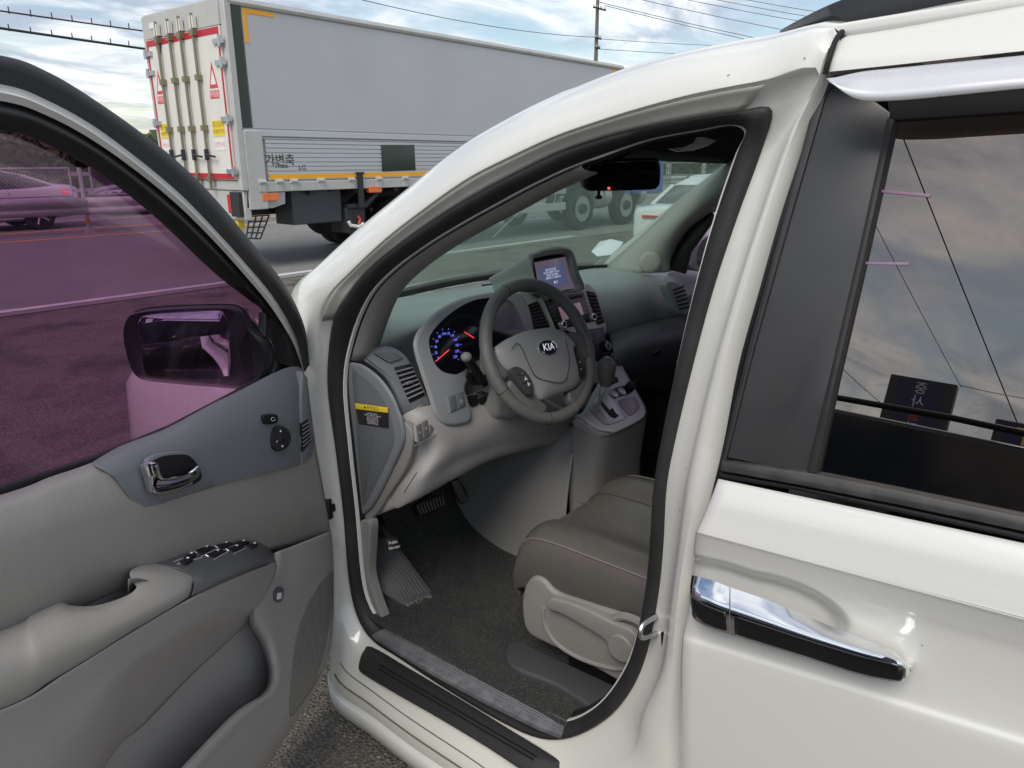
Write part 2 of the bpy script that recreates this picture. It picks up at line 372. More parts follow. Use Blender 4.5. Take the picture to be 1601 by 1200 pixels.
# woods along the far side of the road
def woods():
    rnd = random.Random(9); mb = MB()
    for i in range(620):
        x = rnd.uniform(-12, 120) if i > 250 else rnd.uniform(-6, 30); y = rnd.uniform(37, 44)+x*.02; h = rnd.uniform(2.0, 3.1)
        for k in range(60):
            c = Vector((x+rnd.gauss(0, .75), y+rnd.gauss(0, .6), h*rnd.random()**.9)); s = rnd.uniform(.2, .5)
            d1 = Vector((rnd.gauss(0, 1), rnd.gauss(0, 1), rnd.gauss(0, 1))).normalized(); d2 = d1.orthogonal().normalized()
            mb.add([c-d1*s, c+d2*s*.6, c+d1*s, c-d2*s*.6], [(0, 1, 2, 3)])
    o = mb.obj('roadside_woods', mat('dark_foliage', (.045, .06, .025), .8, var=(.8, .8, (.09, .10, .04))), ang=0)
    tag(o, 'dark green thicket of trees along the far side of the road', 'woods'); o['kind'] = 'stuff'
woods()
# guard rail with wire mesh panels in the median
M_GALV = mat('galvanised_steel', (.46, .46, .46), .6, .1, var=(5, .4, (.30, .29, .27)))
def guard():
    GY = 18.8
    t = thing('guard_rail', 'galvanised guard rail with wire mesh screen in the road median', 'guard rail', (7, GY, 0))
    prof = [(.03, .42), (-.05, .46), (-.05, .54), (.02, .58), (.02, .62), (-.05, .66), (-.05, .74), (.03, .79)]
    for x0 in range(-29, 60, 4):
        mb = MB(); mb.loft([[Vector((xx, GY-.09+a, z)) for a, z in prof] for xx in (x0+.002, x0+3.998)]); o = mb.obj('rail_beam', M_GALV, t, solid=.006, ang=50)
    for x0 in range(-29, 62, 4):
        mb = MB(); mb.tube([(x0, GY+.05, 0), (x0, GY+.05, 1.46)], .045, 10); p = mb.obj('post', M_GALV, t)
        if x0 <= 13:
            mb = MB(); mb.tube([(x0, GY+.05, .20), (x0, GY+.05, .32)], .05, 10); mb.obj('reflective_band', mat('orange_band', (.6, .3, .03), .5), p)
            mb = MB(); mb.box((x0-.1, GY-.06, 0), (x0+.1, GY+.16, .03)); mb.obj('base_plate', M_GALV, p)
    for x0 in range(-29, 58, 4):
        a, b = x0+.22, x0+3.78; y = GY+.05
        mb = MB()
        for p, q in (((a, y, .84), (b, y, .84)), ((a, y, 1.45), (b, y, 1.45)), ((a, y, .84), (a, y, 1.45)), ((b, y, .84), (b, y, 1.45))): mb.tube([p, q], .022, 6)
        for xx in (x0+.11, x0+3.89):
            mb.box((xx-.11, y-.012, .92), (xx+.11, y+.012, 1.0)); mb.box((xx-.11, y-.012, 1.28), (xx+.11, y+.012, 1.36))
        fr = mb.obj('mesh_frame', M_GALV, t)
        if -4 < x0 < 20:
            mb = MB(); st = .075; k = a-.61
            while k < b:
                for sg in (1, -1):
                    if sg == 1: p, q = Vector((k, y, .84)), Vector((k+.61, y, 1.45))
                    else: p, q = Vector((k, y, 1.45)), Vector((k+.61, y, .84))
                    if p.x < a: f = (a-p.x)/.61; p = p.lerp(q, f)
                    if q.x > b: f = (b-p.x)/max(q.x-p.x, 1e-6); q = p.lerp(q, f)
                    d = (q-p).normalized(); nn = Vector((-d.z, 0, d.x))*.003
                    mb.add([p-nn, q-nn, q+nn, p+nn], [(0, 1, 2, 3)])
                k += st
            w = mb.obj('wire_mesh', M_GALV, fr, ang=0, solid=.004); w['kind'] = 'stuff'
guard()
# ================================================================== box truck passing on the road
TY, TX0, TX1, TYF = 10.2, 5.97, 16.36, 12.62
M_TGREY = mat('grey_cargo_panel', (0.5, 0.51, 0.515), .38, .15, var=(.9, .3, (.44, .45, .45)))
M_ALU = mat('aluminium_gate', (.56, .575, .59), .36, .65)
M_TFRAME = mat('pale_grey_frame', (.50, .50, .48), .45, var=(6, .35, (.36, .35, .32)))
M_TDOOR = mat('cream_white_door', (.74, .72, .66), .45, var=(3, .25, (.60, .56, .48)))
M_ROD = mat('brass_brown_rod', (.26, .235, .16), .45, .5)
M_RED = mat('red_tape', (.50, .02, .035), .5)
M_ORG = mat('orange_tape', (.90, .42, .02), .5)
M_YSTK = mat('yellow_sticker', (.85, .62, .03), .5)
M_WSTK = mat('white_sticker', (.82, .80, .76), .5)
M_RSTK = mat('red_print', (.65, .07, .08), .5)
M_KSTK = mat('black_print', (.02, .02, .02), .5)
M_LAMPO = mat('orange_lamp', (.85, .20, .05), .3, coat=.5)
M_LAMPR = mat('red_lamp', (.55, .02, .02), .25, coat=.5)
M_TYRE = mat('tyre_rubber', (.02, .02, .02), .8, var=(12, .4, (.05, .048, .045)))
M_CHASSIS = mat('dark_chassis', (.025, .026, .028), .6)
M_DKGREEN = mat('dark_green_panel', (.03, .045, .035), .35)
M_TBLUE = mat('blue_cab_paint', (.03, .14, .55), .3, coat=.6)
def ty(px, py, dy=0.0): return W(px, py, y=TY-dy)
def tx(px, py, dx=0.0): return W(px, py, x=TX0-dx)
def truck():
    t = thing('box_truck', 'long grey box truck with cream rear doors passing on the road', 'truck', ((TX0+TX1)/2, (TY+TYF)/2, 0))
    ztop = 3.78; zb = 1.22
    zg1 = ty(640, 222).z; zg0 = 1.33
    zu = ty(560, 207).z                                         # lower edge of the plain wing panel
    mb = MB(); mb.box((TX0+.10, TY+.02, zb), (TX1, TYF, ztop-.02)); mb.obj('cargo_box', M_TGREY, t, ang=30, bevel=.02)
    mb = MB(); mb.box((TX0+.28, TY, zu+.01), (TX1-.05, TY+.03, ztop-.09)); mb.obj('wing_panel', M_TGREY, t, bevel=.008)
    mb = MB(); mb.tube([(TX0+.05, TY+.01, ztop-.04), (TX1, TY+.01, ztop-.04)], .05, 8); mb.box((TX0+.02, TY+.01, ztop-.03), (TX1+.02, TYF, ztop+.02)); mb.obj('roof_rail', M_TFRAME, t)
    for a, b in ((zu-.10, zu), (zg1, zu-.115)):
        mb = MB(); mb.box((TX0+.12, TY-.025, a), (TX1-.02, TY+.02, b)); mb.obj('side_rail', M_ALU, t, bevel=.01)
    # aluminium side gate, built of extruded planks
    nz_ = 9
    for s0, s1 in ((TX0+.45, TX0+5.3), (TX0+5.38, TX1-.1)):
        g = MB().box((s0, TY+.004, zg0), (s1, TY+.02, zg1)).obj('side_gate', M_ALU, t)
        for k in range(nz_):
            z0 = zg0+(zg1-zg0)*k/nz_; z1 = zg0+(zg1-zg0)*(k+1)/nz_
            mb = MB(); mb.box((s0, TY-.018, z0+.006), (s1, TY+.006, z1-.006)); mb.obj('plank', M_ALU, g, bevel=.006)
    zo0, zo1 = ty(500, 278).z, ty(500, 271).z
    mb = MB(); mb.box((TX0+.46, TY-.024, zo0), (TX1-.12, TY-.0185, zo1)); mb.obj('orange_stripe', M_ORG, t)
    mb = MB(); mb.box((TX0+.30, TY-.03, zb-.05), (TX1-.05, TY+.03, zg0-.012)); mb.obj('lower_rail', M_TFRAME, t, bevel=.008)
    for px in (407, 434, 457, 499, 547, 590, 631, 675, 720, 765):
        c = ty(px, 284); mb = MB(); mb.box((c.x-.05, TY-.055, zg0-.15), (c.x+.05, TY-.031, zg0-.02)); mb.tube([(c.x-.06, TY-.045, zg0-.01), (c.x+.06, TY-.045, zg0-.01)], .035, 8); mb.obj('gate_hinge', M_TFRAME, t)
    c = ty(560, 280); mb = MB(); mb.box((c.x-.05, TY-.07, c.z-.45), (c.x+.05, TY-.031, c.z+.12)); mb.tube([(c.x-.08, TY-.06, c.z+.1), (c.x+.08, TY-.06, c.z+.1)], .02, 6); mb.obj('gate_latch', M_CHASSIS, t)
    # dark green window-like patch and lettering on the gate
    q = [ty(*p, .025) for p in ((596, 226), (648, 226), (650, 266), (598, 268))]
    mb = MB(); mb.slab(q, (0, -1, 0), .006, .002); mb.obj('dark_panel', M_DKGREEN, t)
    mb = MB(); text(mb, '가변축', .19, ty(438, 251, .022), (1, 0, 0), (0, 0, 1)); text(mb, 'Truck', .10, ty(440, 259, .022), (1, 0, 0), (0, 0, 1)); mb.obj('lettering', M_KSTK, t, ang=0)
    mb = MB(); text(mb, 'LG', .11, ty(473, 262, .022), (1, 0, 0), (0, 0, 1)); mb.obj('lettering', M_KSTK, t, ang=0)
    q = ty(398, 228); mb = MB(); mb.box((q.x-.02, TY-.03, q.z-.15), (q.x+.02, TY-.019, q.z+.08)); mb.obj('vent_slot', M_KSTK, t)
    # orange corner marks
    for (a, b, c, d) in ((TX0+.29, TX0+.35, ztop-.55, ztop-.10), (TX0+.35, TX0+.8, ztop-.16, ztop-.10), (TX1-.16, TX1-.10, ztop-.45, ztop-.10), (TX1-.5, TX1-.16, ztop-.16, ztop-.10)):
        mb = MB(); mb.box((a, TY-.006, c), (b, TY+.004, d)); mb.obj('orange_mark', M_ORG, t)
    # rear corner post, dark rubber strip
    mb = MB(); mb.box((TX0, TY-.03, zb-.02), (TX0+.10, TY+.10, ztop)); mb.obj('corner_post', M_TFRAME, t, bevel=.01)
    mb = MB(); mb.box((TX0+.102, TY-.012, zu+.02), (TX0+.26, TY+.018, ztop-.06)); mb.obj('rubber_strip', M_DKGREEN, t, bevel=.01)
    mb = MB(); mb.box((TX0+.10, TY-.035, zb-.30), (TX0+.40, TY+.05, zu-.02)); mb.obj('gate_post', M_TFRAME, t, bevel=.012)
    mb = MB(); mb.box((TX0, TYF-.10, zb-.02), (TX0+.10, TYF+.02, ztop)); mb.obj('corner_post', M_TFRAME, t, bevel=.01)
    mb = MB(); mb.box((TX0-.02, TY+.10, ztop-.34), (TX0+.10, TYF-.10, ztop)); mb.obj('header', M_TFRAME, t, bevel=.01)
    mb = MB(); mb.box((TX0, TY+.10, zb-.02), (TX0+.10, TYF-.10, zb+.12)); mb.obj('rear_sill', M_TFRAME, t, bevel=.01)
    mb = MB(); mb.box((TX0-.03, TYF-.5, ztop-.2), (TX0-.01, TYF-.28, ztop-.12)); mb.obj('marker_lamp', M_WSTK, t)
    ym = (TY+TYF)/2; z0, z1 = zb+.13, ztop-.35
    for k, (ya, yb) in enumerate(((TY+.11, ym-.01), (ym+.01, TYF-.11))):
        d = MB().box((TX0-.03, ya, z0), (TX0+.06, yb, z1)).obj('rear_door', M_TDOOR, t, bevel=.01)
        w = yb-ya; near = k == 0
        for f in ((.58, .93) if near else (.22, .57)):
            y = ya+w*f
            mb = MB(); mb.tube([(TX0-.075, y, z0-.15), (TX0-.075, y, z1+.22)], .022, 8)
            for zz in (z0+.02, z0+.75, z0+1.45, z1-.03): mb.box((TX0-.11, y-.045, zz-.05), (TX0-.031, y+.045, zz+.03))
            mb.obj('lock_rod', M_ROD, d)
            mb = MB(); mb.box((TX0-.09, y-.05, z1+.02), (TX0-.035, y+.05, z1+.18)); mb.obj('rod_keeper', M_TDOOR, d)
            mb = MB(); mb.tube([(TX0-.10, y, z0+.36), (TX0-.10, y+(-.26 if near else .26), z0+.33)], .016, 6); mb.box((TX0-.11, y-.025, z0+.28), (TX0-.06, y+.025, z0+.44)); mb.obj('lock_handle', M_CHASSIS, d)
        for zz in (z0+.12, z0+.85, z0+1.6, z1-.2):
            yy = ya if near else yb; s = 1 if near else -1
            mb = MB(); mb.box((TX0-.06, min(yy-s*.09, yy+s*.16), zz-.035), (TX0-.031, max(yy-s*.09, yy+s*.16), zz+.035)); mb.tube([(TX0-.06, yy-s*.02, zz-.07), (TX0-.06, yy-s*.02, zz+.07)], .025, 8); mb.obj('hinge', M_STEEL, d)
        o = yb-.055 if not near else ya+.01
        for lo, hi in (((TX0-.034, ya+.01, z1-.10), (TX0-.0302, yb-.01, z1-.01)), ((TX0-.034, ya+.01, z0+.01), (TX0-.0302, yb-.01, z0+.09)), ((TX0-.034, o, z0+.09), (TX0-.0302, o+.045, z1-.10))):
            mb = MB(); mb.box(lo, hi); mb.obj('red_tape', M_RED, d)
        # warning triangle, yellow and white stickers
        yc = ya+.44*w if near else ya+.60*w+.30
        yc = ya+.30 if near else yb-.26
        def rp(dy, z): return Vector((TX0-.0335, yc+dy, z))
        zt = z0+1.30
        mb = MB(); mb.slab([rp(-.12, zt-.02), rp(.12, zt-.02), rp(0, zt+.34)], (-1, 0, 0), .003, .001); tr = mb.obj('triangle_sticker', M_RSTK, d, ang=0)
        mb = MB(); mb.slab([rp(-.075, zt+.03)-Vector((.0015, 0, 0)), rp(.075, zt+.03)-Vector((.0015, 0, 0)), rp(0, zt+.23)-Vector((.0015, 0, 0))], (-1, 0, 0), .002, .0005); mb.obj('triangle_face', M_WSTK, tr, ang=0)
        mb = MB(); mb.box((TX0-.0345, yc-.125, zt-.16), (TX0-.0305, yc+.125, zt-.05)); st = mb.obj('red_label', M_RSTK, d)
        mb = MB(); text(mb, '위험물', .09, (TX0-.0352, yc, zt-.105), (0, -1, 0), (0, 0, 1), 0); mb.obj('lettering', M_WSTK, st, ang=0)
        zs = z0+.62
        mb = MB(); mb.box((TX0-.0345, yc-.16, zs), (TX0-.0305, yc+.16, zs+.22)); st = mb.obj('yellow_sticker', M_YSTK, d)
        mb = MB(); text(mb, '접근금지', .085, (TX0-.0352, yc, zs+.16), (0, -1, 0), (0, 0, 1), 0); text(mb, '우회전주의', .07, (TX0-.0352, yc, zs+.06), (0, -1, 0), (0, 0, 1), 0); mb.obj('lettering', M_KSTK, st, ang=0)
        mb = MB(); mb.box((TX0-.0345, yc-.14, zs-.20), (TX0-.0305, yc+.14, zs-.04)); st = mb.obj('white_sticker', M_WSTK, d)
        mb = MB(); text(mb, '안전거리', .075, (TX0-.0352, yc, zs-.12), (0, -1, 0), (0, 0, 1), 0); mb.obj('lettering', M_RSTK, st, ang=0)
    # shield emblem on the far door
    c = tx(247, 67, .034); mb = MB(); pts = []
    for q in range(24):
        a = q*math.pi/12; pts.append(Vector((TX0-.036, c.y+.10*math.sin(a)*(1 if math.cos(a) > -.2 else .75), c.z+.19*math.cos(a))))
    mb.slab(pts, (-1, 0, 0), .005, .002); e = mb.obj('shield_emblem', mat('navy', (.02, .035, .10), .4), t)
    mb = MB(); mb.slab([Vector((TX0-.039, c.y+(p.y-c.y)*.55, c.z+(p.z-c.z)*.5-.02)) for p in pts], (-1, 0, 0), .003, .001); mb.obj('emblem_face', M_RSTK, e)
    # bumper, lamps
    mb = MB(); mb.box((TX0+.02, TY+.02, zb-.46), (TX0+.14, TYF-.02, zb-.02)); mb.obj('rear_bumper', M_TFRAME, t, bevel=.02)
    for y in (TY+.30, TYF-.4):
        mb = MB(); mb.box((TX0-.03, y, zb-.36), (TX0+.02, y+.10, zb-.08)); mb.obj('tail_lamp', M_LAMPR, t, bevel=.01)
        mb = MB(); mb.box((TX0-.05, y-.26, zb-.40), (TX0+.02, y-.02, zb-.04)); mb.obj('lamp_guard', M_CHASSIS, t, bevel=.01)
    mb = MB(); mb.box((TX0+.008, TY+1.1, zb-.30), (TX0+.019, TY+1.62, zb-.10)); mb.obj('number_plate', M_YSTK, t)
    p = [ty(*q, -.02) for q in ((386, 292), (446, 292), (446, 318), (427, 325), (386, 325))]
    mb = MB(); mb.slab(p, (0, -1, 0), .05, .006); mb.obj('side_apron', M_TFRAME, t)
    for px, py in ((421, 308), (585, 296)):
        c = ty(px, py, 0); mb = MB(); mb.box((c.x-.14, TY-.045, c.z-.05), (c.x+.14, TY-.03 if px < 500 else TY+.06, c.z+.06)); mb.obj('side_marker', M_LAMPO, t, bevel=.012)
    # fold-down ladder / step
    q = [ty(*p, -.1) for p in ((390, 338), (421, 336), (407, 373), (385, 372))]
    mb = MB()
    for f in (0, .25, .5, .75, 1): mb.tube([q[0].lerp(q[3], f), q[1].lerp(q[2], f)], .012, 6)
    for f in (0, .33, .66, 1): mb.tube([q[0].lerp(q[1], f), q[3].lerp(q[2], f)], .012, 6)
    mb.obj('folding_step', M_CHASSIS, t)
    mb = MB(); a = ty(372, 342, -.3); mb.box((a.x, a.y, a.z-.16), (a.x+.10, a.y+1.6, a.z)); mb.obj('underrun_bar', M_YSTK, t)
    # chassis, tool box, wheels
    mb = MB(); mb.box((TX0+.15, TY+.75, .78), (TX1+1.6, TY+.95, 1.15)); mb.box((TX0+.15, TYF-.95, .78), (TX1+1.6, TYF-.75, 1.15))
    for x in np.arange(TX0+.5, TX1, 1.1): mb.box((x, TY+.95, .85), (x+.12, TYF-.95, 1.1))
    for x in np.arange(TX0+.3, TX1, .9): mb.box((x, TY+.05, 1.10), (x+.08, TYF-.05, zb-.02))
    mb.obj('chassis_frame', M_CHASSIS, t)
    a, b = ty(455, 300, -.12), ty(536, 346, -.12)
    mb = MB(); mb.box((a.x, TY+.12, b.z), (b.x, TY+.62, a.z+.12)); tb = mb.obj('tool_box', mat('charcoal_box', (.05, .055, .062), .45), t, bevel=.02)
    for x in (a.x+.22, b.x-.22):
        mb = MB(); mb.box((x-.04, TY+.10, a.z-.02), (x+.04, TY+.119, a.z+.05)); mb.obj('latch', M_CHASSIS, tb)
    c = W(512, 345, y=TY+1.2); mb = MB(); mb.lathe((c.x, c.y-.15, c.z+.22), (0, 1, 0), [(0, .30), (0, .42), (.04, .47), (.24, .47), (.28, .42), (.28, .30)], 28); mb.obj('spare_tyre', M_TYRE, t)
    def wheel(x, y, r=.50, w=.30):
        o = MB().lathe((x, y, r), (0, 1, 0), [(.02, r*.62), (0, r*.85), (.03, r*.97), (.06, r), (w-.06, r), (w-.03, r*.97), (w, r*.85), (w-.02, r*.62)], 36).obj('wheel', M_TYRE, t)
        MB().lathe((x, y-.005, r), (0, 1, 0), [(.08, .05), (.03, r*.2), (.05, r*.3), (.10, r*.5), (.02, r*.60), (.02, r*.63)], 24).obj('rim', M_STEEL, o)
        MB().lathe((x, y-.05, r), (0, 1, 0), [(0, .06), (0, .11), (.08, .13)], 16).obj('hub', M_CHASSIS, o)
    for x in (9.35, 10.7, 14.9, 16.9):
        wheel(x, TY+.05); wheel(x, TYF-.35)
        if x < 12: wheel(x, TY+.37); wheel(x, TYF-.67)
    p = [ty(*q, -.03) for q in ((545, 325), (573, 325), (603, 291), (598, 290), (570, 318), (546, 319))]
    mb = MB(); mb.slab(p, (0, -1, 0), .5, .006); mb.obj('mudguard', M_CHASSIS, t)
    a, b = ty(540, 325, -.06), ty(573, 362, -.06); mb = MB(); mb.box((a.x, TY+.06, b.z), (b.x, TY+.5, a.z)); bt = mb.obj('battery_box', M_CHASSIS, t, bevel=.02)
    mb = MB(); mb.tube([ty(545, 346, -.02), ty(548, 352, -.02), ty(560, 354, -.02), ty(568, 349, -.02)], .03, 8); mb.obj('hose', M_WSTK, bt)
    mb = MB(); mb.tube([ty(560, 338, -.02), ty(563, 343, -.02), ty(561, 350, -.02)], .025, 8); mb.obj('red_hose', M_RSTK, bt)
    # side guard, fuel tank, air tanks seen through the windscreen
    for z in (.52, .88):
        mb = MB(); mb.box((11.35, TY+.02, z), (14.15, TY+.07, z+.17)); mb.obj('side_guard_bar', M_TFRAME, t, bevel=.01)
    for k in range(9):
        x = 11.5+k*.32; mb = MB(); mb.tube([(x, TY+.09, .56), (x+(.16 if k % 2 else 0), TY+.09, 1.0)], .02, 6); mb.obj('guard_strut', M_TFRAME, t)
    for x, l in ((15.45, .35), (15.85, .35), (17.6, .3)):
        mb = MB(); mb.lathe((x, TY+.35, .75), (1, 0, 0), [(0, .15), (.02, .30), (l-.02, .30), (l, .15)], 20); mb.obj('tank', mat('tank_alu', (.5, .5, .5), .4, .6), t)
    # cab
    mb = MB(); cx0, cx1 = TX1+.35, TX1+2.45
    pr = [(cx0, .75), (cx1-.02, .75), (cx1, 1.6), (cx1-.12, 2.5), (cx1-.35, 3.0), (cx1-.9, 3.3), (cx0, 3.25)]
    rows = [[Vector((x, y, z)) for x, z in pr] for y in (TY+.06, TYF-.06)]
    mb.loft(rows, cu=True, capa=True, capb=True); cb = mb.obj('cab', M_TBLUE, t, bevel=.06)
    mb = MB(); mb.slab([Vector((x, TY+.057, z)) for x, z in ((cx0+.75, 1.85), (cx1-.12, 1.85), (cx1-.25, 2.5), (cx0+.75, 2.6))], (0, -1, 0), .02, .004); mb.obj('side_window', G_DARK, cb)
    mb = MB(); mb.box((cx1-.12, TY-.2, 1.9), (cx1+.02, TY+.02, 2.35)); mb.obj('side_mirror', M_CHASSIS, cb, bevel=.03)
    mb = MB(); mb.box((TX1+.05, TY+.2, 3.2), (TX1+.33, TYF-.2, 3.78)); mb.obj('air_unit', M_CHASSIS, t, bevel=.03)
truck()
# ================================================================== other vehicles, pole and wires
def car(name, label, pos, rz, paint, suv=False, group=None, mirror=False, sub=True):
    t = thing(name, label, 'car', (0, 0, 0), group)
    L, Wd, H = (5.0, .96, 1.78) if suv else (4.85, .92, 1.45)
    # sections along the length: (x, z of lower edge, z of shoulder, half width)
    if suv: S = [(-2.5, .50, .85, .70), (-2.42, .38, 1.02, .86), (-2.0, .26, 1.06, .95), (-1, .24, 1.06, .96), (.5, .24, 1.04, .96), (1.3, .24, 1.03, .95), (1.8, .26, 1.0, .92), (2.25, .30, .90, .84), (2.45, .42, .74, .70)]
    else: S = [(-2.42, .52, .92, .66), (-2.36, .34, .99, .80), (-2.0, .26, 1.02, .90), (-1.2, .22, .98, .92), (.4, .22, .94, .92), (1.2, .22, .91, .91), (1.8, .24, .84, .88), (2.2, .28, .74, .78), (2.40, .40, .62, .62)]
    rows = []
    for x, zl, zs, w in S:
        half = [(w*.80, zl), (w*.96, zl+.06), (w, zl+(zs-zl)*.45), (w*.985, zs-.07), (w*.93, zs-.015), (w*.6, zs+.02), (0, zs+.03)]
        rows.append([Vector((x, -y, z)) for y, z in half]+[Vector((x, y, z)) for y, z in reversed(half[:-1])])
    dense = [spl([r[j] for r in rows], 40) for j in range(len(rows[0]))]
    rows2 = [[dense[j][i] for j in range(len(dense))] for i in range(40)]
    mb = MB(); mb.loft(rows2, cu=True, capa=True, capb=True); body = mb.obj('body', paint, t, ang=60)
    # greenhouse
    if suv: G = [(-2.3, 1.04, 1.10, .84, .80), (-2.1, 1.04, 1.60, .86, .74), (-1.5, 1.04, 1.74, .87, .74), (.1, 1.02, 1.74, .87, .74), (.7, 1.0, 1.62, .86, .72), (1.5, .98, 1.06, .82, .76)]
    else: G = [(-1.95, 1.0, 1.03, .72, .66), (-1.25, .97, 1.30, .80, .62), (-.6, .95, 1.43, .82, .60), (.2, .93, 1.44, .82, .60), (.7, .91, 1.30, .82, .62), (1.45, .88, .93, .78, .70)]
    gr, rf = [], []
    for x, zb, zt, wb, wt in G:
        gr.append([Vector((x, -wb, zb-.03)), Vector((x, -wt-.02, zt-.02)), Vector((x, -wt*.85, zt)), Vector((x, wt*.85, zt)), Vector((x, wt+.02, zt-.02)), Vector((x, wb, zb-.03))])
    mb = MB(); mb.loft(gr, capa=True, capb=True); mb.obj('glasshouse', G_DARK if not suv else mat('black_glass', (.006, .006, .008), .05), t, ang=25)
    for g in gr[1:-1]: rf.append([g[1]+Vector((0, -.004, .004)), g[2]+Vector((0, 0, .012)), g[3]+Vector((0, 0, .012)), g[4]+Vector((0, .004, .004))])
    mb = MB(); mb.loft(rf); mb.obj('roof', paint, t, solid=.03, ang=60)
    for s in (0, -1):
        for i0, i1 in ((0, 1), (4, 5)):
            a, b = gr[i0][s], gr[i1][s]; a2, b2 = gr[i0][1 if s == 0 else 4], gr[i1][1 if s == 0 else 4]
            mb = MB(); mb.tube([a2, b2], .035, 6); mb.obj('pillar', paint, t)
        xs = (-.55, ) if not suv else (-1.3, -.2)
        for x in xs:
            sg = -1 if s == 0 else 1; mb = MB(); mb.tube([(x, sg*.855, .96), (x, sg*.64, 1.42 if not suv else 1.70)], .03, 6); mb.obj('pillar', M_BLACK, t)
    for x in (-1.42, 1.45):
        for sg in (-1, 1):
            r = .34 if not suv else .36; y = sg*(Wd-.20)
            o = MB().lathe((x, y, r), (0, sg, 0), [(0, r*.6), (0, r*.9), (.03, r), (.19, r), (.215, r*.93), (.21, r*.68), (.19, r*.66)], 28).obj('wheel', M_TYRE, t)
            mb = MB(); mb.lathe((x, y, r), (0, sg, 0), [(.12, .02), (.20, .05), (.195, .07), (.12, .08)], 16)
            for k in range(5):
                a = k*1.2566; mb.tube([(x+math.cos(a)*.05, y+sg*.17, r+math.sin(a)*.05), (x+math.cos(a)*r*.66, y+sg*.195, r+math.sin(a)*r*.66)], .022, 6)
            mb.obj('rim', M_STEEL, o)
    for sg in (-1, 1):
        q = [(-2.395, sg*.40, .86), (-2.395, sg*.40, .93), (-2.31, sg*.78, .945), (-2.02, sg*.90, .91), (-2.02, sg*.905, .84), (-2.33, sg*.78, .80)]
        mb = MB(); mb.slab([Vector(p)+Vector((-.02, sg*.012, 0)) for p in q], (-.8, sg*.6, 0), .05, .004)
        mb.obj('tail_light', mat('lit_tail_lamp', (.5, .01, .02), .25, emit=(1, .02, .03, .8)), t)
        q = [(2.36, sg*.40, .60), (2.36, sg*.40, .68), (2.2, sg*.72, .74), (1.9, sg*.86, .76), (1.95, sg*.86, .68), (2.25, sg*.72, .60)]
        mb = MB(); mb.slab([Vector(p)+Vector((.03, sg*.015, 0)) for p in q], (.7, sg*.7, .2), .05, .004); mb.obj('head_light', mat('lamp_glass', (.7, .7, .72), .1, coat=.8), t)
        mb = MB(); mb.ell((.85, sg*1.0, 1.0), (.09, .11, .075)); mb.obj('side_mirror', paint, t)
        for x in (-.55, .45) if not suv else (-.7, .55):
            z = .80 if not suv else .90
            mb = MB(); mb.tube([(x-.11, sg*(Wd-.01), z), (x-.09, sg*(Wd+.025), z), (x+.09, sg*(Wd+.025), z), (x+.11, sg*(Wd-.01), z)], .016, 6); mb.obj('door_handle', M_CHROME if suv else paint, t)
        for x in ((-1.25, -.1, 1.0) if suv else (-.85, .15, 1.05)):
            mb = MB(); mb.tube([(x, sg*(Wd*1.0), .34), (x, sg*(Wd*1.002), .62), (x, sg*Wd*.985, .95)], .004, 4); mb.obj('door_seam', M_DEEP, t)
        if suv:
            mb = MB(); mb.tube([(-2.0, sg*.885, 1.045), (-.4, sg*.90, 1.03), (1.4, sg*.875, 1.0)], .014, 6); mb.obj('chrome_strip', M_CHROME, t)
            mb = MB(); mb.tube([(-2.0, sg*.70, 1.70), (-1.85, sg*.70, 1.785), (-.7, sg*.70, 1.81), (.6, sg*.70, 1.785), (.8, sg*.70, 1.66)], .016, 8); mb.obj('roof_rack_rail', M_BLACK, t)
    mb = MB(); mb.box((-2.46, -.26, .52), (-2.425, .26, .64)); mb.obj('number_plate', M_WSTK, t)
    if not suv:
        mb = MB(); mb.box((-2.445, -.62, .845), (-2.40, .62, .885)); mb.obj('light_strip', M_LAMPR, t)
    t.location = pos; t.rotation_euler = (0, 0, rz); return t
M_CARW = mat('white_car_paint', (.74, .745, .74), .25, coat=.8)
M_CARK = mat('black_car_paint', (.008, .008, .012), .12, coat=1.0)
M_CARG = mat('grey_car_paint', (.10, .105, .11), .25, coat=.8)
c1 = W(1046, 330, z=.9); c1y = c1.y
car('white_sedan', 'white sedan ahead of the van, seen through the windscreen beside its right pillar', (c1.x+2.42, c1.y+.05, lot_z(c1.y)), math.radians(6), M_CARW)
car('white_sedan', 'white sedan with lit red tail lamps behind the mesh of the guard rail', (W(104, 300, y=21.3).x-2.42, 21.3, 0), math.pi, M_CARW)
car('dark_sedan', 'dark grey sedan beyond the guard rail, mostly hidden by the open door frame', (W(215, 320, y=24.5).x+1.2, 24.6, 0), math.pi, M_CARG)
car('parked_black_van', 'black van parked beside the white van, seen only in its mirror and side window', (-2.42, 1.25, lot_z(1.2)-.075), math.pi/2, M_CARK, suv=True)

# far utility pole
PY = 35.0
pb = W(932, 80, y=PY)
def pole():
    t = thing('utility_pole', 'concrete utility pole with crossarms behind the box truck', 'utility pole', (pb.x, PY, 0))
    mb = MB(); mb.tube([(pb.x, PY, -.1), (pb.x, PY, 15.0)], [.20, .12], 12); mb.obj('shaft', mat('pole_concrete', (.17, .155, .12), .85, var=(3, .4, (.12, .11, .09))), t)
    for py, w in ((13, .75), (60, .35), (75, .25)):
        z = W(933, py, y=PY).z
        mb = MB(); mb.box((pb.x-w, PY-.18, z-.05), (pb.x+w*1.25, PY-.08, z+.05)); ca = mb.obj('crossarm', M_CHASSIS, t)
        for f in (-.9, -.3, .4, 1.15):
            mb = MB(); mb.lathe((pb.x+w*f, PY-.13, z+.05), (0, 0, 1), [(0, .03), (.04, .06), (.08, .03), (.12, .06), (.16, .03)], 10); mb.obj('insulator', M_TFRAME, ca)
pole()
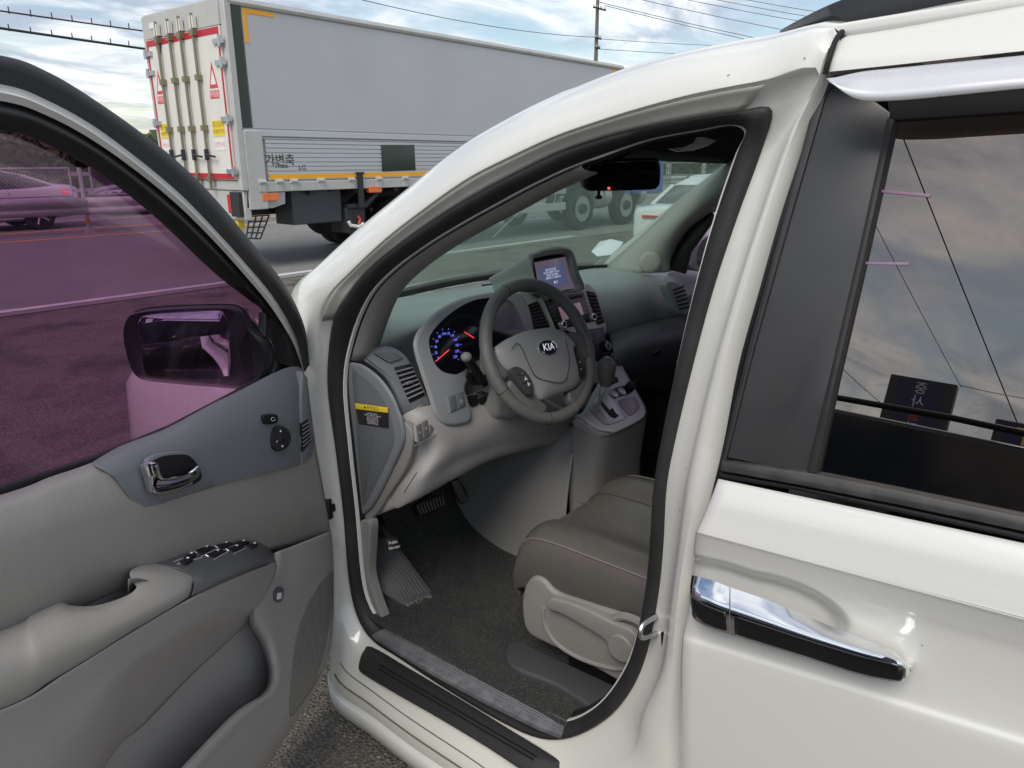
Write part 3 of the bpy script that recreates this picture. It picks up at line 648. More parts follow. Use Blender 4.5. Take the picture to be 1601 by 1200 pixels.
def wire(name, label, a, b, sag, r, group='overhead wires', n=26):
    a = Vector(a); b = Vector(b)
    pts = [a.lerp(b, i/(n-1))-Vector((0, 0, sag*4*(i/(n-1))*(1-i/(n-1)))) for i in range(n)]
    o = MB().tube(pts, r, 5).obj(name, M_KSTK, ang=180); tag(o, label, 'wire', group); return o
for k, (p0, p1) in enumerate((((-60, 3), (330, 56)), ((-60, 30), (330, 84)))):
    a, b = W(*p0, y=30), W(*p1, y=30)
    d = b-a; o = wire('power_cable', ('upper' if k == 0 else 'lower')+' of the two bundled cables crossing the sky left of the truck', a-d*.6, b+d*1.5, .15, .028 if k == 0 else .045)
    for j in range(14):
        q = a.lerp(b, j/13)-Vector((0, 0, .1)); MB().tube([q+Vector((0, 0, .16)), q-Vector((0, 0, .06))], .02, 4).obj('spacer_clip', M_KSTK, o, ang=0)
ends = [((937, 3), (1300, 78), 'first'), ((945, 8), (1330, 92), 'second'), ((955, -12), (1330, 62), 'third'), ((985, -20), (1330, 42), 'fourth'), ((1030, -20), (1330, 32), 'fifth'), ((1075, -20), (1330, 22), 'sixth')]
for p0, p1, nm in ends:
    a = W(*p0, y=PY); b = W(*p1, y=22)
    wire('power_line', nm+' of the thin power lines fanning out right of the utility pole, counted from below', a, b+(b-a)*.35, .25, .022)
for p0, p1, nm in (((560, -2), (932, 58), 'thin line dropping to the pole above the truck roof'), ((933, 60), (1300, 70), 'thin line leaving the pole to the right above the van roof'), ((933, 76), (1300, 84), 'lowest thin line leaving the pole just above the van roof')):
    a, b = W(*p0, y=PY), W(*p1, y=PY); wire('service_line', nm, a, b, .35, .02)

# shop sign and wires behind the camera, seen reflected in the tinted side window
def refl(px, py, xw):
    PS = Vector((1.085, 0, 1.08)); NS = Vector((-1, 0, .235)).normalized()
    d = ray(RV, px, py); h = VP(px, py, PS, NS); r = d-2*d.dot(NS)*NS
    h = MV @ h+LV; r = MV @ r; return h+r*((xw-h.x)/r.x)
def shop_sign(name, label, corners, xw, chars, paint, tint):
    q = [refl(*p, xw) for p in corners]
    zt = (q[0].z+q[1].z)/2; zb_ = (q[2].z+q[3].z)/2; y0 = (q[0].y+q[3].y)/2; y1 = (q[1].y+q[2].y)/2; a, b = min(y0, y1), max(y0, y1); h = zt-zb_
    t = thing(name, label, 'sign', (xw, (a+b)/2, lot_z(-5)))
    MB().box((xw-.25, a, zb_-h*.5), (xw, b, zt)).obj('sign_box', paint, t, bevel=.02)
    w = b-a
    MB().box((xw+.001, a+w*.16, zb_-h*.42), (xw+.012, b-w*.16, zt-h*.06)).obj('sign_face', mat('sign_navy', (.035, .035, .11), .4), t)
    MB().box((xw-.20, (a+b)/2-.12, lot_z(-5)-.02), (xw-.06, (a+b)/2+.12, zb_-h*.5)).obj('post', M_CHASSIS, t)
    st = h*1.36/len(chars); 
    for k, (s, m_) in enumerate(chars):
        mb = MB(); text(mb, s, st*.95, (xw+.013, (a+b)/2, zt-h*.06-st*(k+.5)), (0, 1, 0), (0, 0, 1), .001); mb.obj('sign_letter', m_, t, ang=0)
    return t, q, zt
SW = mat('sign_white_letters', (.75, .75, .8), .5); SR = mat('sign_red_letters', (.7, .06, .05), .5)
sg, sq, szt = shop_sign('shop_sign', 'tall dark shop sign with white and red lettering reflected in the side window', ((1396, 584), (1500, 602), (1470, 694), (1366, 672)), -13.0, (('중', SW), ('사', SW), ('불', SR), ('타', SW), ('이', SW), ('어', SW)), mat('sign_frame', (.06, .06, .065), .5), None)
sg2, sq2, s2 = shop_sign('shop_sign', 'low sign board with a yellow letter reflected near the right edge of the side window', ((1556, 654), (1660, 672), (1650, 700), (1550, 686)), -12.0, (('T', mat('sign_yellow_letters', (.75, .6, .12), .5)),), mat('sign_frame', (.06, .06, .065), .5), None)
for p0, p1, nm in (((1398, 180), (1590, 660), 'thick wire reflected across the side window from its top corner'), ((1355, 325), (1500, 600), 'thin wire reflected in the side window down to the shop sign'), ((1300, 560), (1390, 640), 'faint short wire reflected low at the front of the side window'), ((1500, 602), (1640, 628), 'wire leading off to the right from the top of the reflected shop sign')):
    a, b = refl(*p0, -9.0), refl(*p1, -13.2); wire('reflected_wire', nm, a, b+(b-a)*.02, .02, .011 if 'thick' in nm else .006)
# ================================================================== the white van
van = thing('white_minivan', 'white minivan with its driver door wide open, parked facing the road', 'minivan', (2.02, .6, 0), M=MV, T=LV)
# stations round the driver door opening: seal inner, seal outer, shoulder edge, outer edge (pixel x, pixel y, depth x)
ST = [
 ((566,900,1.185),(549,900,1.165),(530,905,1.135),(512,910,1.105)),
 ((557,800,1.185),(541,800,1.165),(522,800,1.135),(495,805,1.105)),
 ((546,700,1.185),(529,700,1.165),(508,700,1.135),(482,700,1.10)),
 ((538,600,1.190),(516,600,1.170),(500,600,1.140),(474,600,1.10)),
 ((550,530,1.195),(522,510,1.175),(498,515,1.140),(458,510,1.13)),
 ((576,466,1.183),(547,460,1.156),(511,465,1.130),(458,453,1.20)),
 ((612,425,1.188),(578,422,1.161),(548,424,1.130),(500,412,1.21)),
 ((665,385,1.193),(632,378,1.166),(600,375,1.135),(560,357,1.22)),
 ((722,350,1.200),(690,338,1.173),(660,328,1.140),(630,300,1.225)),
 ((778,319,1.206),(752,301,1.179),(730,279,1.145),(710,236,1.232)),
 ((832,290,1.213),(815,268,1.186),(800,243,1.152),(790,189,1.240)),
 ((890,263,1.220),(878,238,1.193),(868,212,1.158),(860,155,1.247)),
 ((955,239,1.227),(948,215,1.200),(940,187,1.165),(935,124,1.255)),
 ((1018,218,1.232),(1015,199,1.206),(1012,165,1.170),(1010,99,1.262)),
 ((1098,203,1.238),(1095,184,1.211),(1090,145,1.176),(1090,80,1.272)),
 ((1142,196,1.240),(1150,176,1.213),(1185,127,1.182),(1195,61,1.285)),
 ((1164,208,1.240),(1203,172,1.214),(1281,113,1.195),(1312,52,1.225)),
 ((1148,245,1.258),(1188,235,1.236),(1228,225,1.215),(1256,228,1.222)),
 ((1116,340,1.244),(1150,340,1.222),(1188,338,1.200),(1220,338,1.207)),
 ((1086,450,1.228),(1114,450,1.206),(1152,450,1.182),(1188,450,1.190)),
 ((1058,570,1.212),(1082,570,1.190),(1117,570,1.165),(1155,570,1.172)),
 ((1036,680,1.200),(1056,680,1.178),(1090,682,1.150),(1133,685,1.155)),
 ((1023,760,1.195),(1041,760,1.172),(1072,765,1.142),(1115,762,1.140)),
 ((1017,850,1.192),(1036,850,1.170),(1060,855,1.138),(1090,862,1.130)),
 ((1008,930,1.190),(1028,930,1.168),(1048,940,1.136),(1078,948,1.128)),
 ((990,1010,1.190),(1010,1020,1.168),(1036,1040,1.130),(1070,1052,1.125)),
 ((965,1063,1.190),(985,1078,1.166),(1005,1118,1.125),(1064,1152,1.120)),
 ((930,1104,1.190),(947,1122,1.164),(985,1180,1.118),(1060,1262,1.105)),
 ((885,1126,1.190),(893,1150,1.160),(905,1215,1.112),(950,1360,1.075)),
 ((840,1120,1.190),(842,1150,1.158),(820,1195,1.110),(800,1275,1.06)),
 ((785,1094,1.190),(780,1122,1.158),(752,1150,1.110),(735,1228,1.06)),
 ((700,1044,1.190),(690,1068,1.158),(655,1088,1.110),(648,1170,1.06)),
 ((640,1006,1.190),(626,1026,1.158),(594,1046,1.110),(578,1117,1.06)),
 ((600,977,1.190),(583,997,1.160),(556,1012,1.115),(522,1075,1.065)),
 ((578,945,1.188),(561,958,1.162),(538,965,1.125),(516,1015,1.085)),
]
NR = 150
ring = [spl([V(s[k][0], s[k][1], x=s[k][2]) for s in ST], NR, True) for k in range(4)]
def mixr(a, b, f, off=0.0): return [p.lerp(q, f)+Vector((off, 0, 0)) for p, q in zip(a, b)]
R3, R2, R1, R0 = ring
def shoulder(f, bulge):
    out = []
    for i, (p, q) in enumerate(zip(R1, R0)):
        out.append(p.lerp(q, f)+Vector((-bulge, 0, bulge*.6 if q.z > 1.25 else 0)))
    return out
mb = MB()
mb.loft([R3, [p+Vector((.03, 0, 0)) for p in R3]][::-1]+[R2, mixr(R2, R1, .38, .006), mixr(R2, R1, .86, .003), R1, mixr(R1, R0, .04, -.004), shoulder(.28, .012), shoulder(.55, .016), shoulder(.8, .011), R0], cu=True)
mb.obj('door_surround', M_WHITE, van, ang=38)
# inner jamb a little dirtier, just proud of the surround
i0, i1 = int(NR*4.2/35), int(NR*15.6/35)
ja = [mixr(R2, R1, f, .006*math.sin(min(f, .98)*math.pi)+(-.0025)) for f in (.05, .3, .5, .7, .85)]
mb = MB(); mb.loft([r[i0:i1] for r in ja]); mb.obj('door_jamb', M_JAMB, van, ang=60, solid=.001)
fi = R0[int(NR*15.7/35):int(NR*28/35)]
MB().loft([fi, [p+Vector((.012, -.01, 0)) for p in fi], [p+Vector((.03, -.12, 0)) for p in fi]]).obj('pillar_filler', M_BLACK, van, solid=.003)
# rubber weatherstrip round the opening
def perp(a, b, f, o): return [p.lerp(q, f)+Vector((-o, 0, 0)) for p, q in zip(a, b)]
mb = MB(); mb.loft([perp(R2, R3, -.08, -.012), perp(R2, R3, -.06, .004), perp(R2, R3, .15, .016), perp(R2, R3, .5, .022), perp(R2, R3, .78, .014), perp(R2, R3, .92, .0), perp(R2, R3, .94, -.012)], cu=True)
mb.obj('weatherstrip', M_RUBBER, van, ang=80)
MB().loft([perp(R2, R3, .90, -.004), perp(R2, R3, 1.0, -.010), perp(R2, R3, 1.04, -.045)], cu=True).obj('inner_flange', M_DEEP, van, ang=80)
# roof panel over the cabin and far side
def roof():
    mb = MB(); rows = []
    a = int(NR*5/35); b = int(NR*16/35)
    edge = R0[a:b+1]; n = len(edge)
    back = [edge[-1]+Vector((.02*k, -.35*k, .012*math.sin(k))) for k in range(1, 9)]
    rail = edge+back
    for f in (0, .02, .06, .14, .3, .5, .7, .86, .94, .98, 1):
        row = []
        for p in rail:
            xr = 4.04-p.x; x = p.x+(xr-p.x)*f; z = p.z+.055*math.sin(math.pi*f)**.6
            row.append(Vector((x, p.y+.16*math.sin(math.pi*f)*(1 if p.y > .9 else .0), z)))
        rows.append(row)
    return rows, len(edge), rail
rows, ne, rail = roof()
cut = [i for i, p in enumerate(rail) if p.y < 1.22][0]
mb = MB(); mb.loft([r[cut:] for r in rows]); mb.obj('roof', M_WHITE, van, ang=60, solid=.02)
mb = MB(); mb.loft([[p+Vector((0, 0, -.05)) for p in r[cut+2:]] for r in rows[1:-1]]); mb.obj('headliner', mat('grey_headliner', (.42, .41, .38), .9), van, ang=60, solid=.01)
# windscreen
def ws(f, g):                                                   # f across 0..1, g up 0..1
    bow = math.sin(math.pi*f)
    b = Vector((1.17+1.70*f, 1.70+.30*bow**.6, 1.185+.015*bow)); t = Vector((1.27+1.50*f, 1.16+.16*bow**.7, 1.655+.03*bow))
    p = b.lerp(t, g); n = Vector((0, .58, .8)); return p+n*.035*math.sin(math.pi*g)
mb = MB(); mb.loft([[ws(i/24, j/12) for i in range(25)] for j in range(13)]); wsh = mb.obj('windscreen', G_WIND, van, ang=180, solid=.004)
mb = MB()                                                        # dark ceramic edge and header
mb.loft([[ws(i/24, g)+Vector((0, -.004, -.004)) for i in range(25)] for g in (.90, .95, 1.0, 1.06)]); mb.obj('shade_band', M_HEAD, wsh, solid=.003)
mb = MB(); mb.tube([ws(i/24, .0)+Vector((0, -.006, .002)) for i in range(25)], .010, 6); mb.obj('glass_edge', M_RUBBER, wsh)
# crack: star and a long run
def onws(px, py):
    best = None; d = ray(RV, px, py).normalized()
    for i in range(0, 61):
        for j in range(0, 41):
            p = ws(i/60, j/40); q = p-CV; e = (q-d*q.dot(d)).length
            if best is None or e < best[0]: best = (e, i/60, j/40)
    e, f, g = best
    st = 1/80
    for _ in range(10):
        for df in (-st, 0, st):
            for dg in (-st, 0, st):
                p = ws(f+df, g+dg); q = p-CV; e2 = (q-d*q.dot(d)).length
                if e2 < e: e, bf, bgv = e2, f+df, g+dg
                else: continue
                f, g = bf, bgv
        st *= .6
    return ws(f, g)+Vector((0, -.006, -.004))
mb = MB(); rnd = random.Random(4)
run = [onws(*p) for p in ((769, 369), (790, 348), (815, 325), (842, 302), (856, 292))]
mb.tube(spl(run, 14), .0011, 4); cc = onws(862, 288)
for k in range(26):
    a = rnd.uniform(-.4, 1.2)+(math.pi if rnd.random() < .5 else 0); l = rnd.uniform(.01, .045); c0 = cc+Vector((rnd.gauss(0, .022), rnd.gauss(0, .008), rnd.gauss(0, .014)))
    mb.tube([c0, c0+Vector((math.cos(a)*l, 0, math.sin(a)*l*.7))], .0008, 3)
cr = mb.obj('crack', mat('glass_crack', (.8, .85, .85), .4), wsh, ang=0); cr['kind'] = 'stuff'
# A pillar trims
s0_, s1_ = int(NR*3.6/35), int(NR*11.5/35)
def inw(k, v): return [R3[i]+(R3[i]-R2[i])*k+Vector(v) for i in range(s0_, s1_)]
mb = MB(); mb.loft([inw(-.1, (.03, 0, 0)), inw(.12, (.012, 0, 0)), inw(.28, (.020, 0, 0)), inw(.40, (.035, 0, 0)), inw(.46, (.09, .02, 0))])
mb.obj('left_pillar_trim', mat('grey_pillar_trim', (0.3, 0.29, 0.275), .6), van, ang=60, solid=.004)
pts_o = [V(*p, x=x) for p, x in (((925, 416), 2.86), ((985, 376), 2.83), ((1040, 330), 2.80), ((1100, 283), 2.76), ((1150, 246), 2.72), ((1185, 222), 2.70))]
pts_m = [V(*p, x=x) for p, x in (((965, 425), 2.72), ((1022, 372), 2.72), ((1075, 330), 2.71), ((1120, 290), 2.69), ((1165, 255), 2.67), ((1200, 235), 2.66))]
pts_i = [V(*p, x=x) for p, x in (((1040, 426), 2.76), ((1045, 400), 2.76), ((1068, 362), 2.76), ((1105, 330), 2.74), ((1150, 300), 2.72), ((1190, 280), 2.72))]
pts_b = [p+Vector((.1, .0, 0)) for p in pts_i]; pts_a = [p+Vector((.12, .06, 0)) for p in pts_o]
mb = MB(); mb.loft([spl(r, 24) for r in (pts_a, pts_o, [a.lerp(b, .5)+Vector((-.015, -.01, 0)) for a, b in zip(pts_o, pts_m)], pts_m, [a.lerp(b, .6)+Vector((-.02, 0, 0)) for a, b in zip(pts_m, pts_i)], pts_i, pts_b)])
rp = mb.obj('right_pillar_trim', M_CREAM, van, ang=70, solid=.004)
c = V(1016, 410, x=2.70); mb = MB(); mb.lathe(c, (-.75, -.6, .2), [(0, .045), (.012, .043), (.018, .036), (.020, .030), (.020, .001)], 24); mb.obj('tweeter', M_CREAM, rp)
# header with sun visor and chrome map lamp
p4 = [V(*q, x=x) for q, x in (((870, 268), 1.75), ((930, 246), 1.85), ((1010, 236), 2.0), ((1080, 244), 2.15), ((1130, 246), 2.3), ((1180, 252), 2.45), ((1190, 200), 2.45), ((1100, 195), 2.1), ((960, 228), 1.8), ((900, 250), 1.75))]
mb = MB(); mb.slab(p4, (0, -.8, -.5), .03, .008); mb.obj('sun_visor', M_HEAD, van)
def blade(px0, pts, x, mt, nm):
    o = [V(*p, x=x) for p in pts]; mb = MB(); mb.slab(o, (-.5, -.8, 0), .012, .004); return mb.obj(nm, mt, van)
blade(0, ((1047, 232), (1070, 230), (1088, 222), (1092, 214), (1104, 214), (1122, 219), (1108, 228), (1085, 235), (1062, 237)), 2.02, mat('bright_silver', (.85, .85, .88), .25, .1), 'map_lamp')
# rear view mirror
def rvm():
    q = [(913, 268), (914, 256), (920, 251), (940, 249), (1020, 247), (1030, 250), (1034, 262), (1033, 285), (1028, 294), (1015, 297), (935, 299), (920, 298), (912, 290)]
    c = V(973, 273, x=1.98); n = Vector((-.62, -.75, -.12)).normalized()
    P = spl([VP(*p, c, n) for p in q], 40, True)
    mb = MB(); mb.slab(P, n, .035, .009, 3); o = mb.obj('rear_view_mirror', M_BLACK, van)
    ce = sum(P, Vector())/len(P); mb = MB(); mb.slab([ce+(p-ce)*.90+n*.0015 for p in P], n, .003, .001); mb.obj('mirror_glass', mat('dim_mirror', (.010, .010, .014), .05), o)
    mb = MB(); mb.tube([V(945, 252, x=1.99), V(965, 243, x=2.0), V(985, 236, x=2.02)], .011, 8); mb.obj('stalk', M_BLACK, o)
    mb = MB(); mb.tube([V(936, 298, x=1.97), V(936, 307, x=1.97)], .006, 8); mb.ell(V(936, 308, x=1.97), (.012, .012, .007)); mb.obj('dimmer_lever', M_BLACK, o)
    mb = MB(); mb.ell(VP(952, 294, c+n*.003, n), (.004, .004, .004), 8, 6); mb.obj('indicator', mat('red_led', (.5, .02, .02), .4, emit=(1, .05, .05, 1.5)), o)
rvm()
# sill plates
def zpl(pts, z, x=None): return [V(*p, z=z) for p in pts]
q = [(562,1030),(568,1017),(581,1010),(640,1044),(720,1092),(800,1141),(868,1183),(874,1195),(868,1206),(838,1214),(760,1165),(680,1117),(620,1083),(568,1052),(560,1044)]
P = spl([V(*p, x=1.112+.0*i) for i, p in enumerate(q)], 60, True)
cpt = sum((V(*p, z=.40) for p in q), Vector())/len(q)
nn = Vector((-.42, 0, .91)).normalized(); c0 = V(700, 1110, x=1.105)+nn*.006
P = spl([VP(*p, c0, nn) for p in q], 60, True)
mb = MB(); mb.slab(P, nn, .012, .004); sp = mb.obj('outer_scuff_plate', mat('black_scuff', (.022, .022, .023), .42, bump=(200, .3, 'n')), van)
for f in (.36, .55):
    a0, a1 = VP(*[u+(v-u)*f for u, v in zip((575,1014),(563,1046))], c0, nn), VP(*[u+(v-u)*f for u, v in zip((866,1184),(840,1210))], c0, nn)
    mb = MB(); mb.tube([a0.lerp(a1, .1)+nn*.0003, a0.lerp(a1, .95)+nn*.0003], .0025, 6); mb.obj('rib', M_BLACK, sp)
q = [(581,991),(601,981),(660,1010),(760,1062),(899,1131),(893,1140),(876,1148),(840,1134),(760,1095),(680,1052),(620,1017)]
c1_ = V(740, 1068, x=1.165)+Vector((-.008, 0, .014)); n1 = Vector((-.15, 0, .99)).normalized()
mb = MB(); mb.slab([VP(*p, c1_, n1) for p in q], n1, .015, .004); sp = mb.obj('inner_sill_plate', mat('scuffed_grey_sill', (.11, .115, .125), .45, .1, bump=(90, .3, 'n'), var=(28, .8, (.24, .245, .255))), van)
for f in (.3, .5, .7):
    a0 = VP(591, 984+6*f, c1_, n1).lerp(VP(583, 990, c1_, n1), 0); e0 = VP(601+(581-601)*f, 981+(991-981)*f, c1_, n1); e1 = VP(895+(872-895)*f, 1133+(1146-1133)*f, c1_, n1)
    mb = MB(); mb.tube([e0.lerp(e1, .02), e0.lerp(e1, .98)], .0018, 5); mb.obj('rib', mat('scuffed_rib', (.16, .165, .175), .5), sp)
# sill side skirt seam below the opening and underside
mb = MB(); low = [p for p in R0[int(NR*28/35):int(NR*34/35)]]
mb.loft([low, [p+Vector((-.012, 0, -.02)) for p in low], [p+Vector((-.01, 0, -.06)) for p in low], [p+Vector((.03, 0, -.10)) for p in low], [p+Vector((.4, 0, -.10)) for p in low]])
mb.obj('sill_skirt', M_WHITE, van, ang=60, solid=.004)
i0_, i1_ = int(NR*28.3/35), int(NR*33.4/35)
for f_, r_ in ((.42, .0022), (.70, .003)):
    MB().tube([p+Vector((-.0135, 0, 0)) for p in mixr(R1, R0, f_)[i0_:i1_]], r_, 6).obj('sill_groove', mat('groove_dirt', (.16, .145, .11), .7), van)
# striker and check strap
c = V(1030, 985, x=1.15); mb = MB(); mb.tube(spl([c+Vector((.02, .012, .02)), c+Vector((-.03, .02, .02)), c+Vector((-.035, .018, -.005)), c+Vector((.02, .008, -.018))], 16), .0055, 8); mb.obj('striker', M_STEEL, van)
mb = MB(); mb.slab([V(*p, x=1.145) for p in ((1032, 990), (1042, 985), (1043, 1020), (1034, 1022))], (-1, 0, 0), .01, .003); mb.obj('striker_plate', M_DEEP, van)
c = V(508, 797, x=1.11); mb = MB(); mb.box(c+Vector((-.03, -.012, -.012)), c+Vector((.03, .012, .012))); mb.lathe(c+Vector((.01, 0, -.03)), (0, 0, 1), [(0, .014), (.06, .014)], 12); mb.obj('check_strap', M_BLACK, van, bevel=.003)
# ---- lower shell, front end, far side, rear: what a step to the side would show
def shell():
    # front end: sections along y from the pillar to the nose
    S = [(1.74, 1.10, .30, 1.10, 1.18), (1.9, 1.07, .30, 1.09, 1.17), (2.3, 1.07, .28, 1.055, 1.13), (2.7, 1.085, .28, 1.0, 1.07), (3.0, 1.13, .28, .93, .99), (3.2, 1.24, .30, .84, .88), (3.30, 1.45, .36, .70, .74)]
    rows = []
    for y, x0, zl, zs, zc in S:
        half = [(x0+.03, zl), (x0, zl+.1), (x0-.005, zl+(zs-zl)*.55), (x0+.012, zs-.08), (x0+.06, zs-.015), (x0+.2, zs+.025), (x0+.5, (zs+zc)/2+.035), (2.02, zc)]
        rows.append([Vector((x, y, z)) for x, z in half]+[Vector((4.04-x, y, z)) for x, z in reversed(half[:-1])])
    cols = [spl([r[j] for r in rows], 36) for j in range(len(rows[0]))]
    g = [[c[i] for c in cols] for i in range(36)]
    mb = MB(); mb.loft(g, capb=True); mb.obj('front_body', M_WHITE, van, ang=60, solid=.004)
    mb = MB(); mb.tube([V(*p, x=1.13) for p in ((462, 462), (471, 520), (478, 600))], .004, 6)
    # far side wall with window opening, rear quarter
    xr = 2.96
    mb = MB(); prof = [(xr-.03, .28), (xr, .5), (xr+.01, .8), (xr-.02, 1.06)]
    mb.loft([[Vector((x, y, z)) for x, z in prof] for y in (1.64, .6, -.6, -1.85)]); mb.obj('right_side_body', M_WHITE, van, ang=60, solid=.05)
    mb = MB(); mb.loft([[Vector((xr-.03, y, 1.07)), Vector((xr-.17, y-(.45 if y > 1.5 else 0), 1.66))] for y in (1.62, .45)]); mb.obj('right_front_window', glass('right_tinted_glass', (.74, .66, .73), .04), van, solid=.004)
    mb = MB(); mb.loft([[Vector((xr-.03, y, 1.07)), Vector((xr-.17, y, 1.66))] for y in (.40, -1.8)]); mb.obj('right_rear_window', glass('privacy_glass', (.06, .04, .065), .06), van, solid=.004)
    mb = MB(); mb.tube([(xr-.035, .425, 1.05), (xr-.18, .425, 1.70)], .035, 8); mb.obj('right_centre_pillar', M_BLACK, van)
    mb = MB(); mb.box((1.12, -1.86, .3), (2.94, -1.80, 1.05)); mb.obj('tailgate', M_WHITE, van, bevel=.03)
    mb = MB(); mb.loft([[Vector((1.15, -1.82, 1.05)), Vector((2.9, -1.82, 1.05))], [Vector((1.27, -1.70, 1.68)), Vector((2.78, -1.70, 1.68))]]); mb.obj('rear_window', glass('privacy_glass_rear', (.06, .04, .065), .06), van, solid=.004)
    mb = MB(); mb.box((1.17, -1.8, .20), (2.93, 1.95, .28)); mb.obj('floor_pan', M_DEEP, van)
    for x, y in ((1.10, 2.62), (2.74, 2.62), (1.10, -.95), (2.74, -.95)):
        s = -1 if x < 2 else 1; o = MB().lathe((x+.1, y, .34), (s, 0, 0), [(-.1, .2), (-.1, .31), (-.06, .34), (.08, .34), (.10, .31), (.095, .22), (.06, .21)], 30).obj('wheel', M_TYRE, van)
        MB().lathe((x+.1, y, .34), (s, 0, 0), [(.02, .21), (.07, .21), (.05, .12), (.08, .06), (.08, .01)], 24).obj('rim', M_STEEL, o)
shell()
# roof rack rail
q0 = [(1218, 53), (1222, 46), (1250, 30), (1290, 10), (1330, -6), (1400, -30), (1480, -55)]
q1 = [(1219, 54), (1255, 49), (1300, 42), (1345, 33), (1400, 22), (1480, 6), (1560, -12)]
a = [V(*p, x=1.34) for p in q0]; b = [V(*p, x=1.32) for p in q1]
mb = MB(); ra, rb = spl(a, 30), spl(b, 30); mb.loft([[p+Vector((.04, 0, 0)) for p in rb], rb, [p.lerp(q, .5)+Vector((-.012, 0, 0)) for p, q in zip(ra, rb)], ra, [p+Vector((.04, 0, -.003)) for p in ra]], cv=True)
mb.obj('roof_rail', M_BLACK, van, ang=50)
ext = [ra[-1]+Vector((.03, -.2*k, -.012)) for k in range(0, 8)]
mb = MB(); mb.tube(ext, .03, 10); mb.obj('roof_rail', M_BLACK, van)
# ---- sliding door (behind the driver door)
def sliding():
    # skin: columns left to right (pixel x at the row's left end ... right), rows top to bottom
    rowsd = [  # left px, left py, slope, x depth
        (1122, 748, .2105, 1.084), (1119, 756, .212, 1.074), (1110, 780, .225, 1.060), (1098, 808, .245, 1.050), (1088, 829, .266, 1.0425), (1087, 832, .267, 1.0428), (1086, 838, .270, 1.046), (1084, 860, .275, 1.054), (1083, 885, .28, 1.060),
        (1078, 940, .29, 1.063), (1068, 985, .30, 1.060), (1066, 1002, .31, 1.052), (1064, 1030, .33, 1.050), (1063, 1100, .36, 1.050), (1062, 1200, .40, 1.052), (1060, 1330, .45, 1.06), (1060, 1460, .5, 1.08)]
    nx = 110; G = []
    pr = spl([Vector((a, b, c)) for a, b, c, d in rowsd], 150); dd = spl([Vector((d, 0, 0)) for a, b, c, d in rowsd], 150)
    for p, dv in zip(pr, dd):
        row = []
        for i in range(nx):
            f = i/(nx-1); px = p.x+f*640; py = p.y+p.z*f*640; xd = dv.x
            if i == 0: xd += .035; px += 2
            elif i == 1: xd += .010; px = p.x+1.0; py = p.y+p.z*1.0
            elif i == 2: xd += .002; px = p.x+4; py = p.y+p.z*4
            # finger recess behind the handle
            u = (px-1215)*.955+(py-950)*.30; v = -(px-1215)*.30+(py-950)*.955
            e = (u/124)**2+(v/50)**2
            if px < 1250: e = min(e, ((px-1150)/110)**2*.6+((v+2)/44)**2)
            s_ = max(0.0, min(1.0, (1-e)/.55)); xd += .026*s_*s_*(3-2*s_)
            row.append(V(px, py, x=xd))
        G.append(row)
    mb = MB(); mb.loft(G); sd_ = mb.obj('sliding_door', M_WHITE, van, ang=70, solid=.004)
    # rear quarter so that the side goes on
    edge = [r[-1] for r in G]
    mb = MB(); mb.loft([edge, [p+Vector((.0, -.9, 0)) for p in edge], [p+Vector((.03, -1.75-.0, 0)) for p in edge]]); mb.obj('rear_quarter', M_WHITE, van, ang=70)
    def X(z): return 1.085+max(0, z-1.08)*.235                  # side glass leans inward
    PS = Vector((1.085, 0, 1.08)); NS = Vector((-1, 0, .235)).normalized()
    def S(px, py, o=0.0): return VP(px, py, PS+NS*o, NS)
    def plate(nm, pts, o, th, mt, bev=.003, smooth=0, par=sd_):
        P = [S(*p, o) for p in pts]
        if smooth: P = spl(P, smooth, True)
        mb = MB(); mb.slab(P, NS, th, bev); return mb.obj(nm, mt, par)
    plate('pillar_plate', [(1296, 126), (1345, 140), (1392, 175), (1384, 232), (1342, 400), (1298, 590), (1262, 738), (1200, 728), (1136, 715), (1180, 540), (1240, 320)], .004, .02, M_APPLQ, .003)
    plate('edge_trim', [(1283, 118), (1298, 126), (1242, 320), (1180, 540), (1136, 717), (1126, 738), (1123, 730), (1172, 530), (1232, 310)], .008, .03, M_RUBBER, .004)
    plate('glass_run', [(1387, 182), (1399, 186), (1352, 400), (1308, 590), (1276, 741), (1260, 738), (1296, 590), (1340, 400)], .010, .02, M_RUBBER, .005)
    plate('belt_moulding', [(1126, 718), (1200, 728), (1268, 738), (1400, 764), (1601, 806), (1760, 842), (1760, 874), (1601, 833), (1400, 790), (1250, 760), (1124, 737)], .012, .03, M_MOLD, .008)
    plate('belt_seal', [(1124, 738), (1250, 761), (1400, 791), (1601, 834), (1760, 875), (1760, 886), (1601, 846), (1400, 801), (1250, 768), (1124, 747)], .004, .03, M_DEEP, .004)
    P = [S(*p, -.006) for p in ((1396, 150), (1601, 135), (1800, 118), (1800, 900), (1601, 812), (1400, 768), (1270, 742), (1300, 600), (1350, 400))]
    mb = MB(); mb.slab(P, NS, .005, .0005, 1); mb.obj('side_window', G_SLIDE, sd_, ang=20)
    # black frame above the glass, cabin darkness is real: a dark curtain of headliner and pillar inside
    plate('upper_frame', [(1385, 150), (1601, 120), (1800, 100), (1800, 158), (1601, 174), (1392, 188)], .001, .012, M_DEEP, .002)
    # upper door rail in body colour
    r0 = [(1327, 38), (1400, 22), (1500, 2), (1601, -18), (1760, -50)]
    r1 = [(1308, 62), (1400, 52), (1500, 38), (1601, 24), (1760, 2)]
    r2 = [(1297, 92), (1400, 82), (1500, 73), (1601, 64), (1760, 48)]
    r3 = [(1294, 112), (1400, 101), (1500, 90), (1601, 79), (1760, 62)]
    r4 = [(1294, 120), (1400, 108), (1500, 96), (1601, 86), (1760, 69)]
    xx = (1.285, 1.225, 1.196, 1.192, 1.21)
